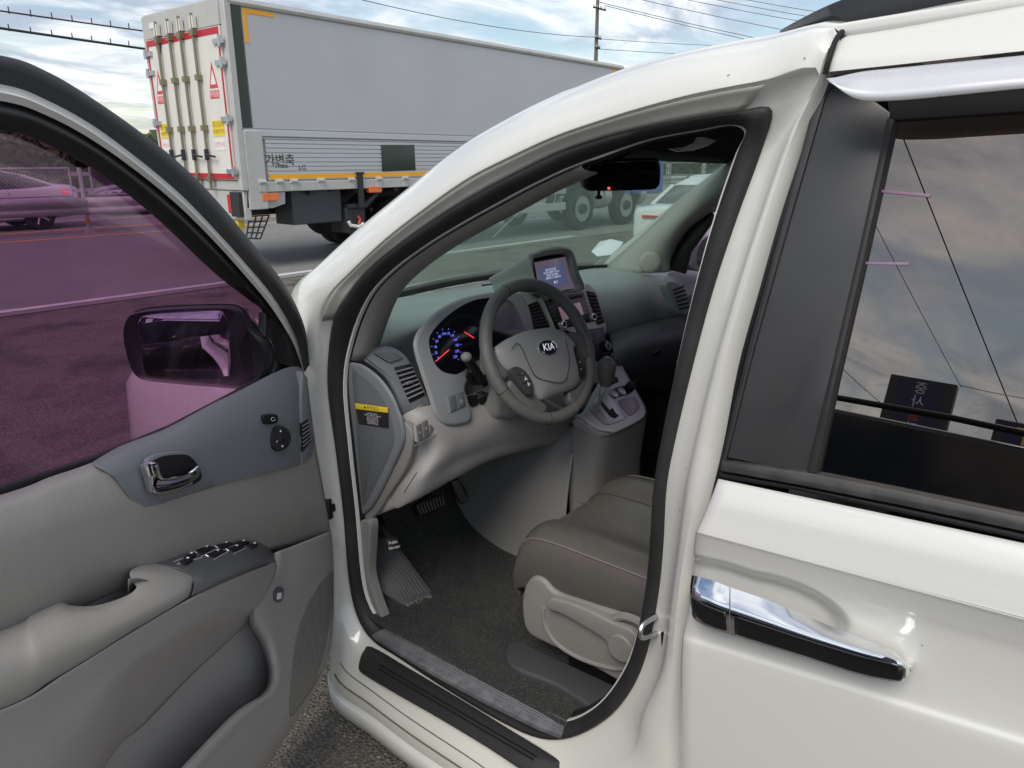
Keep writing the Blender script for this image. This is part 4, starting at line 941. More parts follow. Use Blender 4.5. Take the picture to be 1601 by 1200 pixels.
    rr = [spl([V(*p, x=x) for p in r], 40) for r, x in zip((r0, r1, r2, r3, r4), xx)]
    lead = [[r[0]+Vector((.03, .004, -.004))]+r for r in rr]
    mb = MB(); mb.loft(lead); mb.obj('upper_door_rail', M_WHITE, sd_, ang=60, solid=.004)
    mb = MB(); mb.tube(spl([V(a_, b_, x=x_) for a_, b_, x_ in ((1327, 36, 1.275), (1318, 48, 1.238), (1306, 64, 1.210), (1296, 92, 1.188), (1290, 116, 1.186))], 20), .0045, 6); mb.obj('door_gap', M_DEEP, sd_)
    # silver rain visor, peeling at its front end
    top = [V(*p, x=1.165) for p in ((1292, 124), (1345, 112), (1400, 106), (1500, 96), (1601, 86), (1760, 70))]
    mid = [V(*p, x=1.145) for p in ((1297, 126), (1352, 126), (1400, 124), (1500, 114), (1601, 105), (1760, 92))]
    bot = [V(*p, x=1.125) for p in ((1300, 127), (1340, 154), (1400, 156), (1500, 147), (1601, 137), (1760, 122))]
    mb = MB(); mb.loft([spl(top, 40), spl([a.lerp(b, .5)+Vector((-.006, 0, .002)) for a, b in zip(top, mid)], 40), spl(mid, 40), spl([a.lerp(b, .5)+Vector((-.004, 0, 0)) for a, b in zip(mid, bot)], 40), spl(bot, 40)])
    mb.obj('rain_visor', mat('weathered_silver', (.66, .66, .68), .30, .35, var=(30, .5, (.5, .49, .5))), sd_, ang=60, solid=.002)
    mb = MB(); mb.slab([V(*p, x=1.150) for p in ((1292, 123), (1340, 117), (1344, 132), (1318, 122), (1300, 128))], (-1, 0, 0), .002, .0005); mb.obj('torn_tape', mat('torn_tape_white', (.8, .8, .8), .5), sd_)
    # faint pink film edges stuck inside the glass
    for q in (((1375, 296), (1455, 303), (1454, 308), (1374, 300)), ((1348, 409), (1422, 410), (1421, 414), (1347, 413))):
        plate('film_strip', q, -.004, .001, mat('pink_film', (.30, .17, .27), .5), .0002)
    # chrome handle
    FB = [(1081, 954), (1088, 969), (1112, 982), (1140, 991), (1200, 1010), (1263, 1029), (1340, 1054), (1390, 1064), (1410, 1064), (1422, 1054)]
    FT = [(1081, 922), (1088, 928), (1112, 940), (1140, 951), (1200, 971), (1263, 992), (1340, 1015), (1390, 1028), (1411, 1036), (1421, 1045)]
    BT = [(1083, 900), (1092, 901), (1116, 908), (1140, 917), (1200, 938), (1263, 964), (1340, 995), (1390, 1013), (1412, 1028), (1422, 1044)]
    def cur(C, x, dy=0): return spl([V(a, b+dy, x=x+(.016 if k in (0, 9) else .004 if k in (1, 8) else 0)) for k, (a, b) in enumerate(C)], 60)
    fb, ft, bt = cur(FB, 1.018), cur(FT, 1.018), cur(BT, 1.046)
    prof = [[p+Vector((.028, 0, .004)) for p in fb], [p+Vector((.004, 0, -.001)) for p in fb], fb, [p.lerp(q, .5)+Vector((-.003, 0, 0)) for p, q in zip(fb, ft)], [p.lerp(q, .88)+Vector((-.002, 0, 0)) for p, q in zip(fb, ft)], ft, [p.lerp(q, .14)+Vector((-.001, 0, .001)) for p, q in zip(ft, bt)], [p.lerp(q, .6) for p, q in zip(ft, bt)], bt, [p+Vector((.006, 0, -.008)) for p in bt]]
    rows_ = [[r[i] for r in prof] for i in range(60)]; cs = fb
    cutk = 20
    mb = MB(); mb.loft(rows_[cutk:], cu=True, capa=True, capb=True); h1 = mb.obj('door_handle', M_CHROME, sd_, ang=50)
    mb = MB(); mb.loft([[p+Vector((0, .0022, 0)) for p in r] for r in rows_[:cutk+1]], cu=True, capa=True, capb=True); mb.obj('handle_cap', M_CHROME, h1, ang=50)
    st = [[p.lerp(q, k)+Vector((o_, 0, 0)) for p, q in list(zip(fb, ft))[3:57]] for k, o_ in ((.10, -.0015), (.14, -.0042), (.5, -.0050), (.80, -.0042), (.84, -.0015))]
    gl_ = mat('dark_reflection_gloss', (.006, .006, .007), .08, coat=.5)  # black strip paints the dark ground's reflection onto the chrome front face
    MB().loft([r[cutk-2:] for r in st]).obj('handle_ground_reflection', gl_, h1, ang=50, solid=.001)
    MB().loft([r[:cutk-3] for r in st]).obj('handle_ground_reflection', gl_, h1, ang=50, solid=.001)
sliding()
# ---- open driver door (inner side faces the camera)
def door():
    def plate(nm, pts, w, th, mt, bev=.003, sm=0, par=None, w2=None, seg=2):
        P = [D(*p[:2], p[2] if len(p) > 2 else w) for p in pts]
        if sm: P = spl(P, sm, True)
        mb = MB(); mb.slab(P, DN, th, bev, seg); return mb.obj(nm, mt, par)
    def rib(nm, rows, mt, par, n=60, ang=60, solid=.004):
        mb = MB(); mb.loft([spl([D(*p) for p in r], n) for r in rows]); return mb.obj(nm, mt, par, ang=ang, solid=solid)
    # outer skin of the door (seen from the road side only)
    base = [(520, 890), (519, 960), (505, 1050), (470, 1110), (430, 1170), (380, 1240), (330, 1290), (-60, 1330), (-420, 1330), (-420, 945), (0, 825), (150, 775), (270, 725), (370, 675), (430, 645), (478, 640), (485, 660), (500, 760), (516, 835)]
    P = [D(*p, -.045) for p in base]
    mb = MB(); mb.slab(P, DN, .09, .004); dr = mb.obj('front_door', M_WHITE, van)
    # window frame: rubber lip, painted band, black inner channel
    E0 = [(-420, 60), (-200, 62), (0, 86), (75, 112), (150, 157), (225, 210), (281, 255), (337, 311), (394, 379), (446, 446), (476, 510), (484, 570)]
    Ea = [(-420, 80), (-200, 82), (0, 106), (75, 132), (150, 176), (225, 230), (283, 279), (338, 337), (390, 398), (438, 458), (468, 520), (480, 575)]
    E1 = [(-420, 105), (-200, 107), (0, 131), (75, 157), (150, 199), (225, 255), (286, 307), (340, 363), (386, 414), (430, 468), (463, 528), (476, 580)]
    E2 = [(-420, 132), (-200, 134), (0, 157), (75, 181), (150, 222), (225, 276), (283, 325), (336, 378), (381, 428), (424, 480), (458, 536), (474, 582)]
    E3 = [(-420, 180), (-200, 178), (0, 198), (75, 222), (150, 263), (225, 320), (275, 365), (315, 404), (352, 437), (390, 466), (415, 492), (418, 560)]
    w3 = lambda C, w: [(*p, w) for p in C]
    rib('frame_seal', [w3(E0, -.03), w3(E0, .0), w3([((a[0]+b[0])/2, (a[1]+b[1])/2) for a, b in zip(E0, Ea)], .012), w3(Ea, .010), w3(E1, .004), w3(E1, -.01)], M_RUBBER, dr, 90)
    mid = [((a[0]+b[0])/2, (a[1]+b[1])/2) for a, b in zip(E1, E2)]
    rib('window_frame', [w3(E1, -.02), w3(E1, .004), w3(mid, .014), w3(E2, .006), w3(E2, -.02)], M_WHITE, dr, 90)
    m2 = [((a[0]*.5+b[0]*.5), (a[1]*.5+b[1]*.5)) for a, b in zip(E2, E3)]
    rib('glass_channel', [w3(E2, -.006), w3(m2, -.004), w3(E3, -.018), w3(E3, -.04)], M_BLACK, dr, 90)
    # black mirror sail behind the corner
    plate('mirror_sail', [(416, 488), (440, 495), (470, 540), (478, 582), (440, 590), (412, 592)], -.012, .02, M_BLACK, .004, par=dr)
    g = [(-420, 170), (-200, 172), (0, 190), (75, 215), (150, 256), (225, 312), (300, 382), (360, 436), (425, 485), (428, 600), (300, 672), (150, 735), (0, 785), (-420, 900)]
    plate('window_glass', g, -.030, .004, G_DOOR, .0005, par=dr, seg=1)
    plate('belt_lip', [(430, 576), (370, 612), (270, 665), (150, 714), (0, 762), (-420, 885), (-420, 900), (0, 778), (150, 730), (270, 680), (370, 628), (430, 592)], -.016, .012, M_RUBBER, .003, par=dr)
    # upper taupe panel
    up = [(-420, 895, .0), (0, 776, .0), (80, 747, .0), (150, 722, .0), (300, 660, .0), (478, 590, .0)]
    up2 = [(-420, 925, .022), (0, 802, .022), (80, 772, .022), (150, 748, .022), (300, 690, .022), (484, 640, .018)]
    up3 = [(-420, 985, .030), (0, 855, .030), (80, 828, .030), (150, 806, .030), (300, 762, .030), (492, 700, .022)]
    up4 = [(-420, 1060, .026), (0, 930, .026), (80, 900, .026), (170, 868, .024), (330, 815, .022), (504, 765, .018)]
    up5 = [(-420, 1130, .012), (0, 1000, .012), (100, 955, .012), (220, 905, .012), (400, 858, .012), (516, 832, .012)]
    up6 = [(-420, 1140, -.02), (0, 1010, -.02), (100, 965, -.02), (220, 915, -.02), (400, 868, -.02), (518, 840, -.02)]
    rib('upper_trim', [w3(base[10:11]*0, 0) or up, up2, up3, up4, up5, up6], M_TAUPE, dr, 80)
    edge = [r[-1] for r in (up, up2, up3, up4, up5)]
    # slate insert with handle and mirror switches
    ins = [(142, 724), (190, 698), (258, 671), (325, 635), (376, 610), (428, 583), (457, 573), (476, 576), (481, 590), (474, 640), (472, 690), (472, 726), (420, 738), (364, 752), (320, 764), (287, 775), (250, 788), (226, 792), (212, 787), (202, 775), (190, 757), (180, 743), (165, 731), (152, 726)]
    insw = [(*p, .020 if p[1] > 700 else .012 if p[1] > 600 else .006) for p in ins]
    P = [D(*p) for p in insw]; nrm = DN
    # curved: loft from upper edge to lower edge
    A = [(142, 724, .004), (190, 697, .004), (258, 671, .004), (325, 635, .004), (376, 610, .004), (428, 583, .004), (457, 573, .004), (476, 577, .002)]
    B = [(160, 732, .026), (205, 712, .026), (265, 688, .026), (330, 655, .026), (380, 632, .026), (428, 610, .026), (458, 602, .024), (473, 602, .016)]
    C_ = [(180, 745, .034), (220, 735, .034), (275, 718, .034), (335, 698, .034), (382, 682, .034), (428, 668, .034), (458, 662, .032), (472, 660, .024)]
    E_ = [(203, 778, .036), (240, 774, .036), (285, 762, .036), (340, 745, .036), (385, 733, .036), (428, 724, .036), (458, 718, .034), (472, 716, .026)]
    F_ = [(226, 793, .034), (250, 788, .034), (290, 775, .034), (342, 759, .034), (386, 747, .034), (430, 736, .034), (458, 729, .032), (472, 726, .024)]
    F2 = [(x, y+2, .010) for x, y, w in F_]
    A0 = [(x, y-1, -.02) for x, y, w in A]
    rib('slate_insert', [A0, A, B, C_, E_, F_, F2], M_SLATE, dr, 60)
    plate('insert_edge', [(474, 580), (482, 590), (486, 640), (492, 690), (490, 712), (474, 728), (470, 690), (471, 640)], .030, .03, M_SLATE, .006, par=dr)
    vg = plate('side_vent', [(472, 662), (482, 655), (487, 690), (474, 706)], .034, .01, M_BLACK, .002, par=dr)
    for k in range(6):
        f = k/6; a = (473+f*1.2, 666+f*38); b = (483+f*3.6, 660+f*32)
        mb = MB(); mb.tube([D(*a, .035), D(*b, .035)], .0016, 4); mb.obj('slat', M_SLATE, vg)
    # door handle recess and chrome lever
    ov = [(231, 722), (240, 713), (258, 707), (285, 705), (300, 708), (312, 720), (320, 735), (322, 748), (312, 758), (285, 768), (255, 774), (243, 772), (236, 758)]
    hb = plate('handle_bezel', ov, .043, .01, M_SLATE, .006, 44, dr)
    ce = (276, 739)
    plate('handle_cup', [((p[0]-ce[0])*.86+ce[0], (p[1]-ce[1])*.86+ce[1]) for p in ov], .0435, .004, M_DEEP, .001, 44, hb)
    mb = MB(); mb.slab(spl([D(*p, .056) for p in ((230, 727), (247, 723), (252, 742), (250, 756), (241, 770), (236, 752))], 24, True), DN, .014, .004); mb.obj('lever_end', M_CHROME, hb)
    mb = MB()
    lv = [(240, 768), (252, 766), (280, 760), (308, 748), (313, 737)]
    up_ = [(248, 748), (262, 748), (280, 745), (298, 738), (308, 731)]
    mb.loft([spl([D(*p, .052) for p in lv], 20), spl([D((p[0]+q[0])/2, (p[1]+q[1])/2, .064) for p, q in zip(lv, up_)], 20), spl([D(*p, .060) for p in up_], 20), spl([D(p[0], p[1]-2, .050) for p in up_], 20)], cv=True)
    mb.obj('lever', mat('dark_chrome', (.25, .25, .25), .15, 1.0), hb)
    mb = MB(); mb.tube(spl([D(*p, .062) for p in ((245, 728), (250, 744), (258, 749), (280, 746), (298, 739), (309, 730))], 24), .003, 6); mb.tube(spl([D(*p, .058) for p in ((238, 745), (243, 769), (270, 766), (300, 755))], 20), .0022, 6); mb.obj('lever_chrome_edge', M_CHROME, hb)
    # mirror switches
    c = D(434, 685, .036); kn = (DN*.55+(CV-c).normalized()*.6).normalized(); mb = MB(); mb.lathe(c, kn, [(0, .031), (.010, .030), (.014, .027), (.015, .001)], 32); k = mb.obj('mirror_knob', M_BLACK, dr)
    mb = MB(); mb.lathe(c+kn*.0135, kn, [(0, .010), (.004, .010), (.005, .007), (.005, .001)], 20); mb.obj('knob_centre', M_DEEP, k)
    M_MARK = mat('white_marking', (.75, .75, .75), .6)
    for a in range(4):
        q = a*math.pi/2; o = (DU*-math.sin(q)+Vector((0, 0, 1))*math.cos(q)); s = o.cross(kn)
        b = c+o*.019+kn*.0195; mb = MB(); mb.add([b+o*.004, b-o*.002+s*.003, b-o*.002-s*.003], [(0, 1, 2)]); mb.obj('arrow', M_MARK, k, ang=0)
    fb = plate('mirror_fold_button', [(413, 651), (417, 648), (430, 647), (435, 650), (435, 659), (431, 662), (418, 663), (414, 660)], .040, .01, M_DEEP, .003, 30, dr)
    mb = MB(); mb.tube([D(427+3*math.cos(t*.7), 655+3*math.sin(t*.7), .0405) for t in range(9)], .0006, 4); mb.obj('marking', M_MARK, fb, ang=0)
    # lower trim: pocket back, right panel, armrest bulge
    plate('pocket_back', [(432, 872), (517, 840), (519, 930), (512, 1040), (470, 1105), (400, 1215), (330, 1290), (-60, 1330), (-420, 1330), (-420, 1100), (0, 985), (220, 905)], -.022, .02, M_GREY, .003, par=dr)
    r0_ = [(516, 834, .012), (500, 841, .028), (478, 852, .030), (455, 862, .030), (432, 870, .030)]
    rt = [[(516, 831, .006), (519, 870, .006), (520, 920, .006), (517, 1000, .006), (503, 1055, .006), (472, 1110, .006), (432, 1170, .006), (385, 1240, .006), (330, 1300, .006)],
          [(508, 833, .024), (512, 872, .024), (513, 920, .024), (510, 997, .026), (496, 1050, .030), (464, 1106, .034), (424, 1166, .038), (374, 1236, .04), (315, 1300, .04)],
          [(478, 845, .030), (478, 880, .032), (474, 920, .034), (468, 990, .038), (462, 1045, .046), (440, 1100, .054), (400, 1150, .060), (345, 1210, .062), (280, 1290, .062)],
          [(450, 856, .030), (450, 890, .032), (440, 925, .036), (440, 990, .042), (445, 1040, .052), (432, 1085, .064), (388, 1125, .072), (328, 1190, .074), (250, 1280, .074)],
          [(432, 863, .030), (428, 900, .032), (398, 955, .036), (418, 1005, .044), (429, 1050, .054), (420, 1083, .066), (375, 1112, .074), (308, 1180, .076), (225, 1270, .076)],
          [(430, 871, .0), (424, 902, .0), (390, 958, -.01), (411, 1010, -.02), (421, 1050, -.02), (412, 1085, -.02), (366, 1122, -.02), (296, 1194, -.02), (215, 1280, -.02)]]
    mb = MB(); g_ = [spl([D(*p) for p in r], 50) for r in rt]; cols = [spl([g_[i][j] for i in range(6)], 26) for j in range(50)]
    mb.loft(cols); LT = mb; lt = mb.obj('lower_trim', M_GREY, dr, ang=70, solid=.004)
    # armrest bulge side
    s0 = [(-420, 1250, .090), (0, 1108, .098), (100, 1052, .100), (200, 990, .102), (297, 934, .102), (380, 896, .092), (430, 878, .05)]
    s1 = [(-420, 1300, .084), (0, 1160, .092), (105, 1090, .094), (200, 1025, .094), (285, 970, .094), (375, 918, .082), (428, 896, .05)]
    s2 = [(-420, 1400, .080), (0, 1280, .084), (130, 1140, .086), (195, 1050, .086), (262, 1004, .084), (372, 936, .070), (420, 915, .044)]
    s3 = [(-420, 1500, .06), (0, 1400, .06), (145, 1190, .050), (206, 1088, .046), (280, 1026, .040), (378, 956, .040), (400, 948, .036)]
    s4 = [(-420, 1600, -.02), (20, 1460, -.02), (165, 1190, -.02), (226, 1128, -.02), (302, 1050, -.02), (386, 972, -.02), (394, 962, -.02)]
    mb = MB(); g_ = [spl([D(*p) for p in r], 60) for r in (s0, s1, s2, s3, s4)]; cols = [spl([g_[i][j] for i in range(5)], 24) for j in range(60)]
    mb.loft(cols); mb.obj('armrest_side', M_GREY, dr, ang=70, solid=.004)
    for cv, nm in ((s0, 'trim_seam'), (up5, 'trim_seam')):
        MB().tube(spl([D(p[0], p[1]+.5, p[2]+.0015) for p in cv], 60), .0013, 5).obj(nm, M_DEEP, dr)
    # leather armrest pad with pull cup
    a0 = [(-420, 1120, .012), (0, 984, .012), (50, 958, .012), (92, 940, .012), (112, 946, .030), (150, 946, .060), (195, 932, .072), (214, 917, .074), (205, 903, .05), (206, 890, .03), (236, 878, .012)]
    a1 = [(-420, 1135, .055), (0, 1000, .055), (50, 976, .056), (92, 958, .062), (125, 955, .072), (160, 951, .082), (200, 938, .088), (224, 922, .086), (232, 905, .070), (234, 892, .052), (258, 884, .030)]
    a2 = [(-420, 1165, .088), (0, 1030, .090), (60, 1002, .092), (110, 980, .094), (150, 967, .096), (185, 956, .100), (220, 940, .100), (250, 922, .096), (268, 908, .086), (276, 898, .072), (285, 890, .052)]
    a3 = [(-420, 1210, .102), (0, 1072, .106), (70, 1035, .108), (120, 1010, .110), (160, 992, .112), (195, 975, .112), (232, 956, .112), (265, 938, .110), (285, 924, .104), (296, 912, .094), (300, 902, .078)]
    a4 = [(-420, 1250, .094), (0, 1109, .100), (75, 1066, .102), (125, 1038, .102), (165, 1012, .104), (200, 990, .104), (238, 968, .104), (270, 949, .104), (288, 938, .102), (298, 928, .096), (302, 908, .082)]
    a5 = [(p[0], p[1]+2, .07) for p in a4]
    mb = MB(); g_ = [spl([D(*p) for p in r], 70) for r in (a0, a1, a2, a3, a4, a5)]; cols = [spl([g_[i][j] for i in range(6)], 26) for j in range(70)]
    mb.loft(cols); ar = mb.obj('armrest', M_TAUPE, dr, ang=70, solid=.004)
    cup = plate('pull_cup', [(100, 945), (150, 950), (205, 938), (220, 918), (232, 908), (208, 898), (160, 918)], .004, .004, M_GREY, .001, par=ar)
    mb = MB(); mb.loft([spl([D(*p) for p in ((200, 905, .07), (215, 903, .07), (230, 906, .075))], 8), spl([D(*p) for p in ((200, 935, .0), (212, 930, .0), (222, 920, .0))], 8)]); mb.obj('cup_wall', M_LGREY, cup, solid=.002)
    # switch panel: top face and dark front face
    t0 = [(238, 878, .014), (270, 868, .014), (300, 858, .014), (340, 849, .014), (380, 844, .014), (405, 846, .014), (420, 856, .014), (428, 868, .016)]
    t1 = [(258, 884, .034), (285, 876, .036), (312, 869, .036), (345, 861, .036), (380, 855, .036), (403, 856, .034), (419, 864, .030), (429, 873, .024)]
    t2 = [(285, 890, .062), (305, 887, .066), (330, 882, .068), (358, 876, .068), (385, 869, .062), (405, 868, .052), (420, 871, .042), (430, 877, .030)]
    t3 = [(301, 905, .082), (316, 901, .088), (340, 893, .090), (365, 884, .088), (390, 876, .078), (408, 874, .066), (422, 876, .050), (431, 880, .034)]
    t4 = [(303, 918, .098), (318, 912, .100), (342, 900, .100), (368, 890, .098), (392, 881, .088), (410, 877, .074), (423, 878, .056), (431, 882, .036)]
    t5 = [(300, 932, .103), (318, 925, .106), (344, 912, .106), (372, 899, .104), (396, 889, .092), (412, 883, .078), (424, 882, .058), (431, 885, .036)]
    t6 = [(p[0], p[1]+2, p[2]-.03) for p in t5]
    mb = MB(); g_ = [spl([D(*p) for p in r], 50) for r in (t0, t1, t2, t3, t4, t5, t6)]; cols = [spl([g_[i][j] for i in range(7)], 30) for j in range(50)]
    mb.loft(cols); SP = mb; swp = mb.obj('switch_panel', mat('charcoal_switch_panel', (0.09, 0.0915, 0.096), .38), dr, ang=70, solid=.004)
    def sw(nm, quad, hgt, mt, rim=False):
        P = [cast(SP, *p, hgt) for p in quad]; n = castn(SP, *[sum(p[k] for p in quad)/4 for k in (0, 1)])
        o = MB().slab(P, n, .01, .002).obj(nm, mt, swp)
        e = P[1].lerp(P[0], .3).lerp(P[2], .15)+n*.0004; MB().ell(e, (.0035, .0035, .001), 8, 5).obj('switch_mark', mat('switch_white', (.85, .85, .85), .4), o)
        if rim:
            MB().tube([cast(SP, quad[3][0]+1, quad[3][1]+1.5, .001), cast(SP, quad[2][0]+3, quad[2][1]+1, .001)], .0012, 5).obj('switch_rim', M_SILVER, o)
            MB().tube([cast(SP, quad[0][0]-1.5, quad[0][1]+.5, .001), cast(SP, (quad[0][0]+quad[3][0])/2-2, (quad[0][1]+quad[3][1])/2+.5, .001)], .0010, 4).obj('switch_rim', M_SILVER, o)
    for qd in (((305, 861), (325, 853), (336, 857), (315, 868)), ((322, 867), (343, 859), (353, 862), (334, 873)), ((337, 853), (355, 847), (366, 851), (348, 859)), ((354, 858), (372, 852), (381, 856), (365, 864))): sw('window_switch', qd, .003, M_DEEP, True)
    for qd in (((287, 872), (299, 866), (306, 870), (294, 876)), ((281, 880), (294, 874), (301, 878), (289, 884)), ((366, 850), (381, 847), (389, 850), (375, 854)), ((386, 853), (397, 851), (402, 854), (392, 858))): sw('lock_switch', qd, .006, M_DEEP)
    mb = MB(); C2 = lambda *p: cast(SP, *p, .0005); mb.tube([C2(272, 878), C2(286, 873)], .001, 4); mb.tube([C2(300, 876), C2(316, 872)], .001, 4); mb.tube([C2(277, 882), C2(282, 881)], .0012, 4); mb.obj('switch_print', mat('grey_print', (.5, .5, .5), .6), swp, ang=0)
    # fuel flap button
    fo = plate('fuel_button_bezel', [(427, 923), (431, 916), (439, 914), (446, 918), (447, 926), (444, 940), (438, 946), (430, 945), (425, 938)], .042, .012, M_GREY, .004, 30, dr)
    plate('fuel_button', [(429, 924), (433, 918), (440, 917), (444, 921), (443, 932), (440, 940), (435, 942), (429, 939), (428, 932)], .0445, .006, mat('dark_grey_button', (.10, .097, .10), .5), .002, 30, fo)
    plate('fuel_symbol', [(434, 927), (441, 926), (440, 936), (433, 937)], .0452, .001, M_MARK, .0002, par=fo)
    # speaker grille
    mg = bpy.data.materials.new('speaker_mesh'); mg.use_nodes = True; t = mg.node_tree; b_ = t.nodes['Principled BSDF']; b_.inputs['Roughness'].default_value = .6
    vo = t.nodes.new('ShaderNodeTexVoronoi'); vo.inputs['Scale'].default_value = 190; vo.inputs['Randomness'].default_value = 0; tcn = t.nodes.new('ShaderNodeTexCoord'); t.links.new(tcn.outputs['Object'], vo.inputs['Vector'])
    rm = t.nodes.new('ShaderNodeValToRGB'); rm.color_ramp.elements[0].position = .35; rm.color_ramp.elements[0].color = (.05, .05, .05, 1); rm.color_ramp.elements[1].position = .5; rm.color_ramp.elements[1].color = (.30, .285, .265, 1)
    t.links.new(vo.outputs['Distance'], rm.inputs[0]); t.links.new(rm.outputs[0], b_.inputs['Base Color'])
    lft = [(514, 893), (492, 916), (473, 948), (460, 985), (452, 1025), (449, 1070), (450, 1120)]
    rgt = [(518, 895), (518, 930), (517, 965), (514, 1000), (506, 1035), (488, 1074), (456, 1118)]
    A_ = spl([Vector((*p, 0)) for p in lft], 30); B_ = spl([Vector((*p, 0)) for p in rgt], 30)
    rows = [[cast(LT, *(a.lerp(b, k/9))[:2], .0025) for k in range(10)] for a, b in zip(A_, B_)]
    sgk = MB().loft(rows).obj('speaker_grille', mg, dr, ang=80, solid=.002)
    MB().tube([r[0] for r in rows], .0016, 5).obj('grille_edge', M_GREY, sgk)
    # side mirror outside the glass
    mo = -.20
    hq = [(197, 520), (200, 500), (212, 488), (250, 484), (340, 480), (356, 484), (362, 500), (363, 540), (362, 585), (352, 592), (300, 592), (235, 592), (210, 580)]
    cen = D(280, 540, mo); tg = Vector((-1.5, 1.15, .95))-cen; n = (tg.normalized()-(cen-CV).normalized()).normalized()
    def MP(px, py, o=0): return VP(px, py, cen+n*o, n)
    rim = spl([MP(*p) for p in ((194, 525), (199, 497), (215, 487), (260, 482), (335, 479), (368, 483), (385, 505), (415, 540), (418, 575), (395, 606), (330, 604), (260, 598), (222, 592), (205, 572))], 48, True)
    ce_ = sum(rim, Vector())/48
    mb = MB(); rows = [rim, [p+n*.012+(ce_-p)*.03 for p in rim], [p+n*.006+(ce_-p)*.10 for p in rim]]
    back = [[p-n*d_+(ce_-p)*k_ for p in rim] for d_, k_ in ((.03, -.01), (.07, .06), (.11, .22), (.135, .5), (.14, .9))]
    mb.loft(back[::-1]+rows, cu=True, capa=True, capb=True); mi = mb.obj('side_mirror', M_BLACK, dr, ang=60)
    mb = MB(); cap_ = [[p-n*d_+(ce_-p)*k_ for p in rim] for d_, k_ in ((.028, -.03), (.07, .04), (.112, .20), (.138, .48), (.143, .9))]; mb.loft(cap_, cu=True, capb=True); mb.obj('mirror_cap', M_WHITE, mi, ang=60)
    gl = spl([MP(*p, .010) for p in ((216, 512), (219, 498), (232, 492), (280, 488), (338, 486), (350, 490), (358, 510), (361, 545), (360, 582), (352, 588), (300, 590), (240, 588), (226, 580), (219, 550))], 44, True)
    mb = MB(); mb.slab(gl, n, .004, .001); mb.obj('mirror_glass', mat('mirror_silver', (.55, .55, .58), .02, 1.0), mi)
    mb = MB(); e0 = MP(300, 579, .0115); uu = (MP(340, 578, .0115)-MP(240, 578, .0115)); text(mb, '사물이 거울에 보이는 것보다 가까이 있음', .0082, e0, uu, (0, 0, 1), .0005); mb.obj('mirror_print', mat('mirror_print_grey', (.12, .12, .13), .6), mi, ang=0)
    mb = MB(); mb.tube([MP(400, 570, -.03), D(430, 580, -.08), D(440, 585, -.03)], [.05, .045, .05], 12); mb.obj('mirror_arm', M_BLACK, mi)
door()
# ---- cabin
PDn = Vector((0, -.955, .297)); PDc = Vector((1.5, 1.47, 1.08))
PLn = Vector((-.42, -.86, .28)).normalized()
def FL(px, py, o=0.0): return VP(px, py, V(640, 600, x=1.33)+PLn*o, PLn)   # left vent pod plane
def FC(px, py, o=0.0): return F(px, py, o+.030)
def FX(px, py, o=0.0):
    p = F(px, py, o); return p if p.x > 1.235 else V(px, py, x=1.235)
def F(px, py, o=0.0): return VP(px, py, PDc+PDn*o, PDn)          # dashboard face plane, o = towards the driver
def pl(nm, pts, fn, nrm, th, mt, bev=.003, sm=0, par=None, seg=2, taper=0.0, **k):
    P = [fn(*p) for p in pts]
    if sm: P = spl(P, sm, True)
    return MB().slab(P, nrm, th, bev, seg, taper).obj(nm, mt, par, **k)
def surf(nm, rows, mt, par, nu=50, nv=24, ang=70, solid=.004):
    g = [spl(r, nu) for r in rows]; cols = [spl([g[i][j] for i in range(len(rows))], nv) for j in range(nu)]
    return MB().loft(cols).obj(nm, mt, par, ang=ang, solid=solid)
M_MARKW = mat('white_marking', (.75, .75, .75), .6)

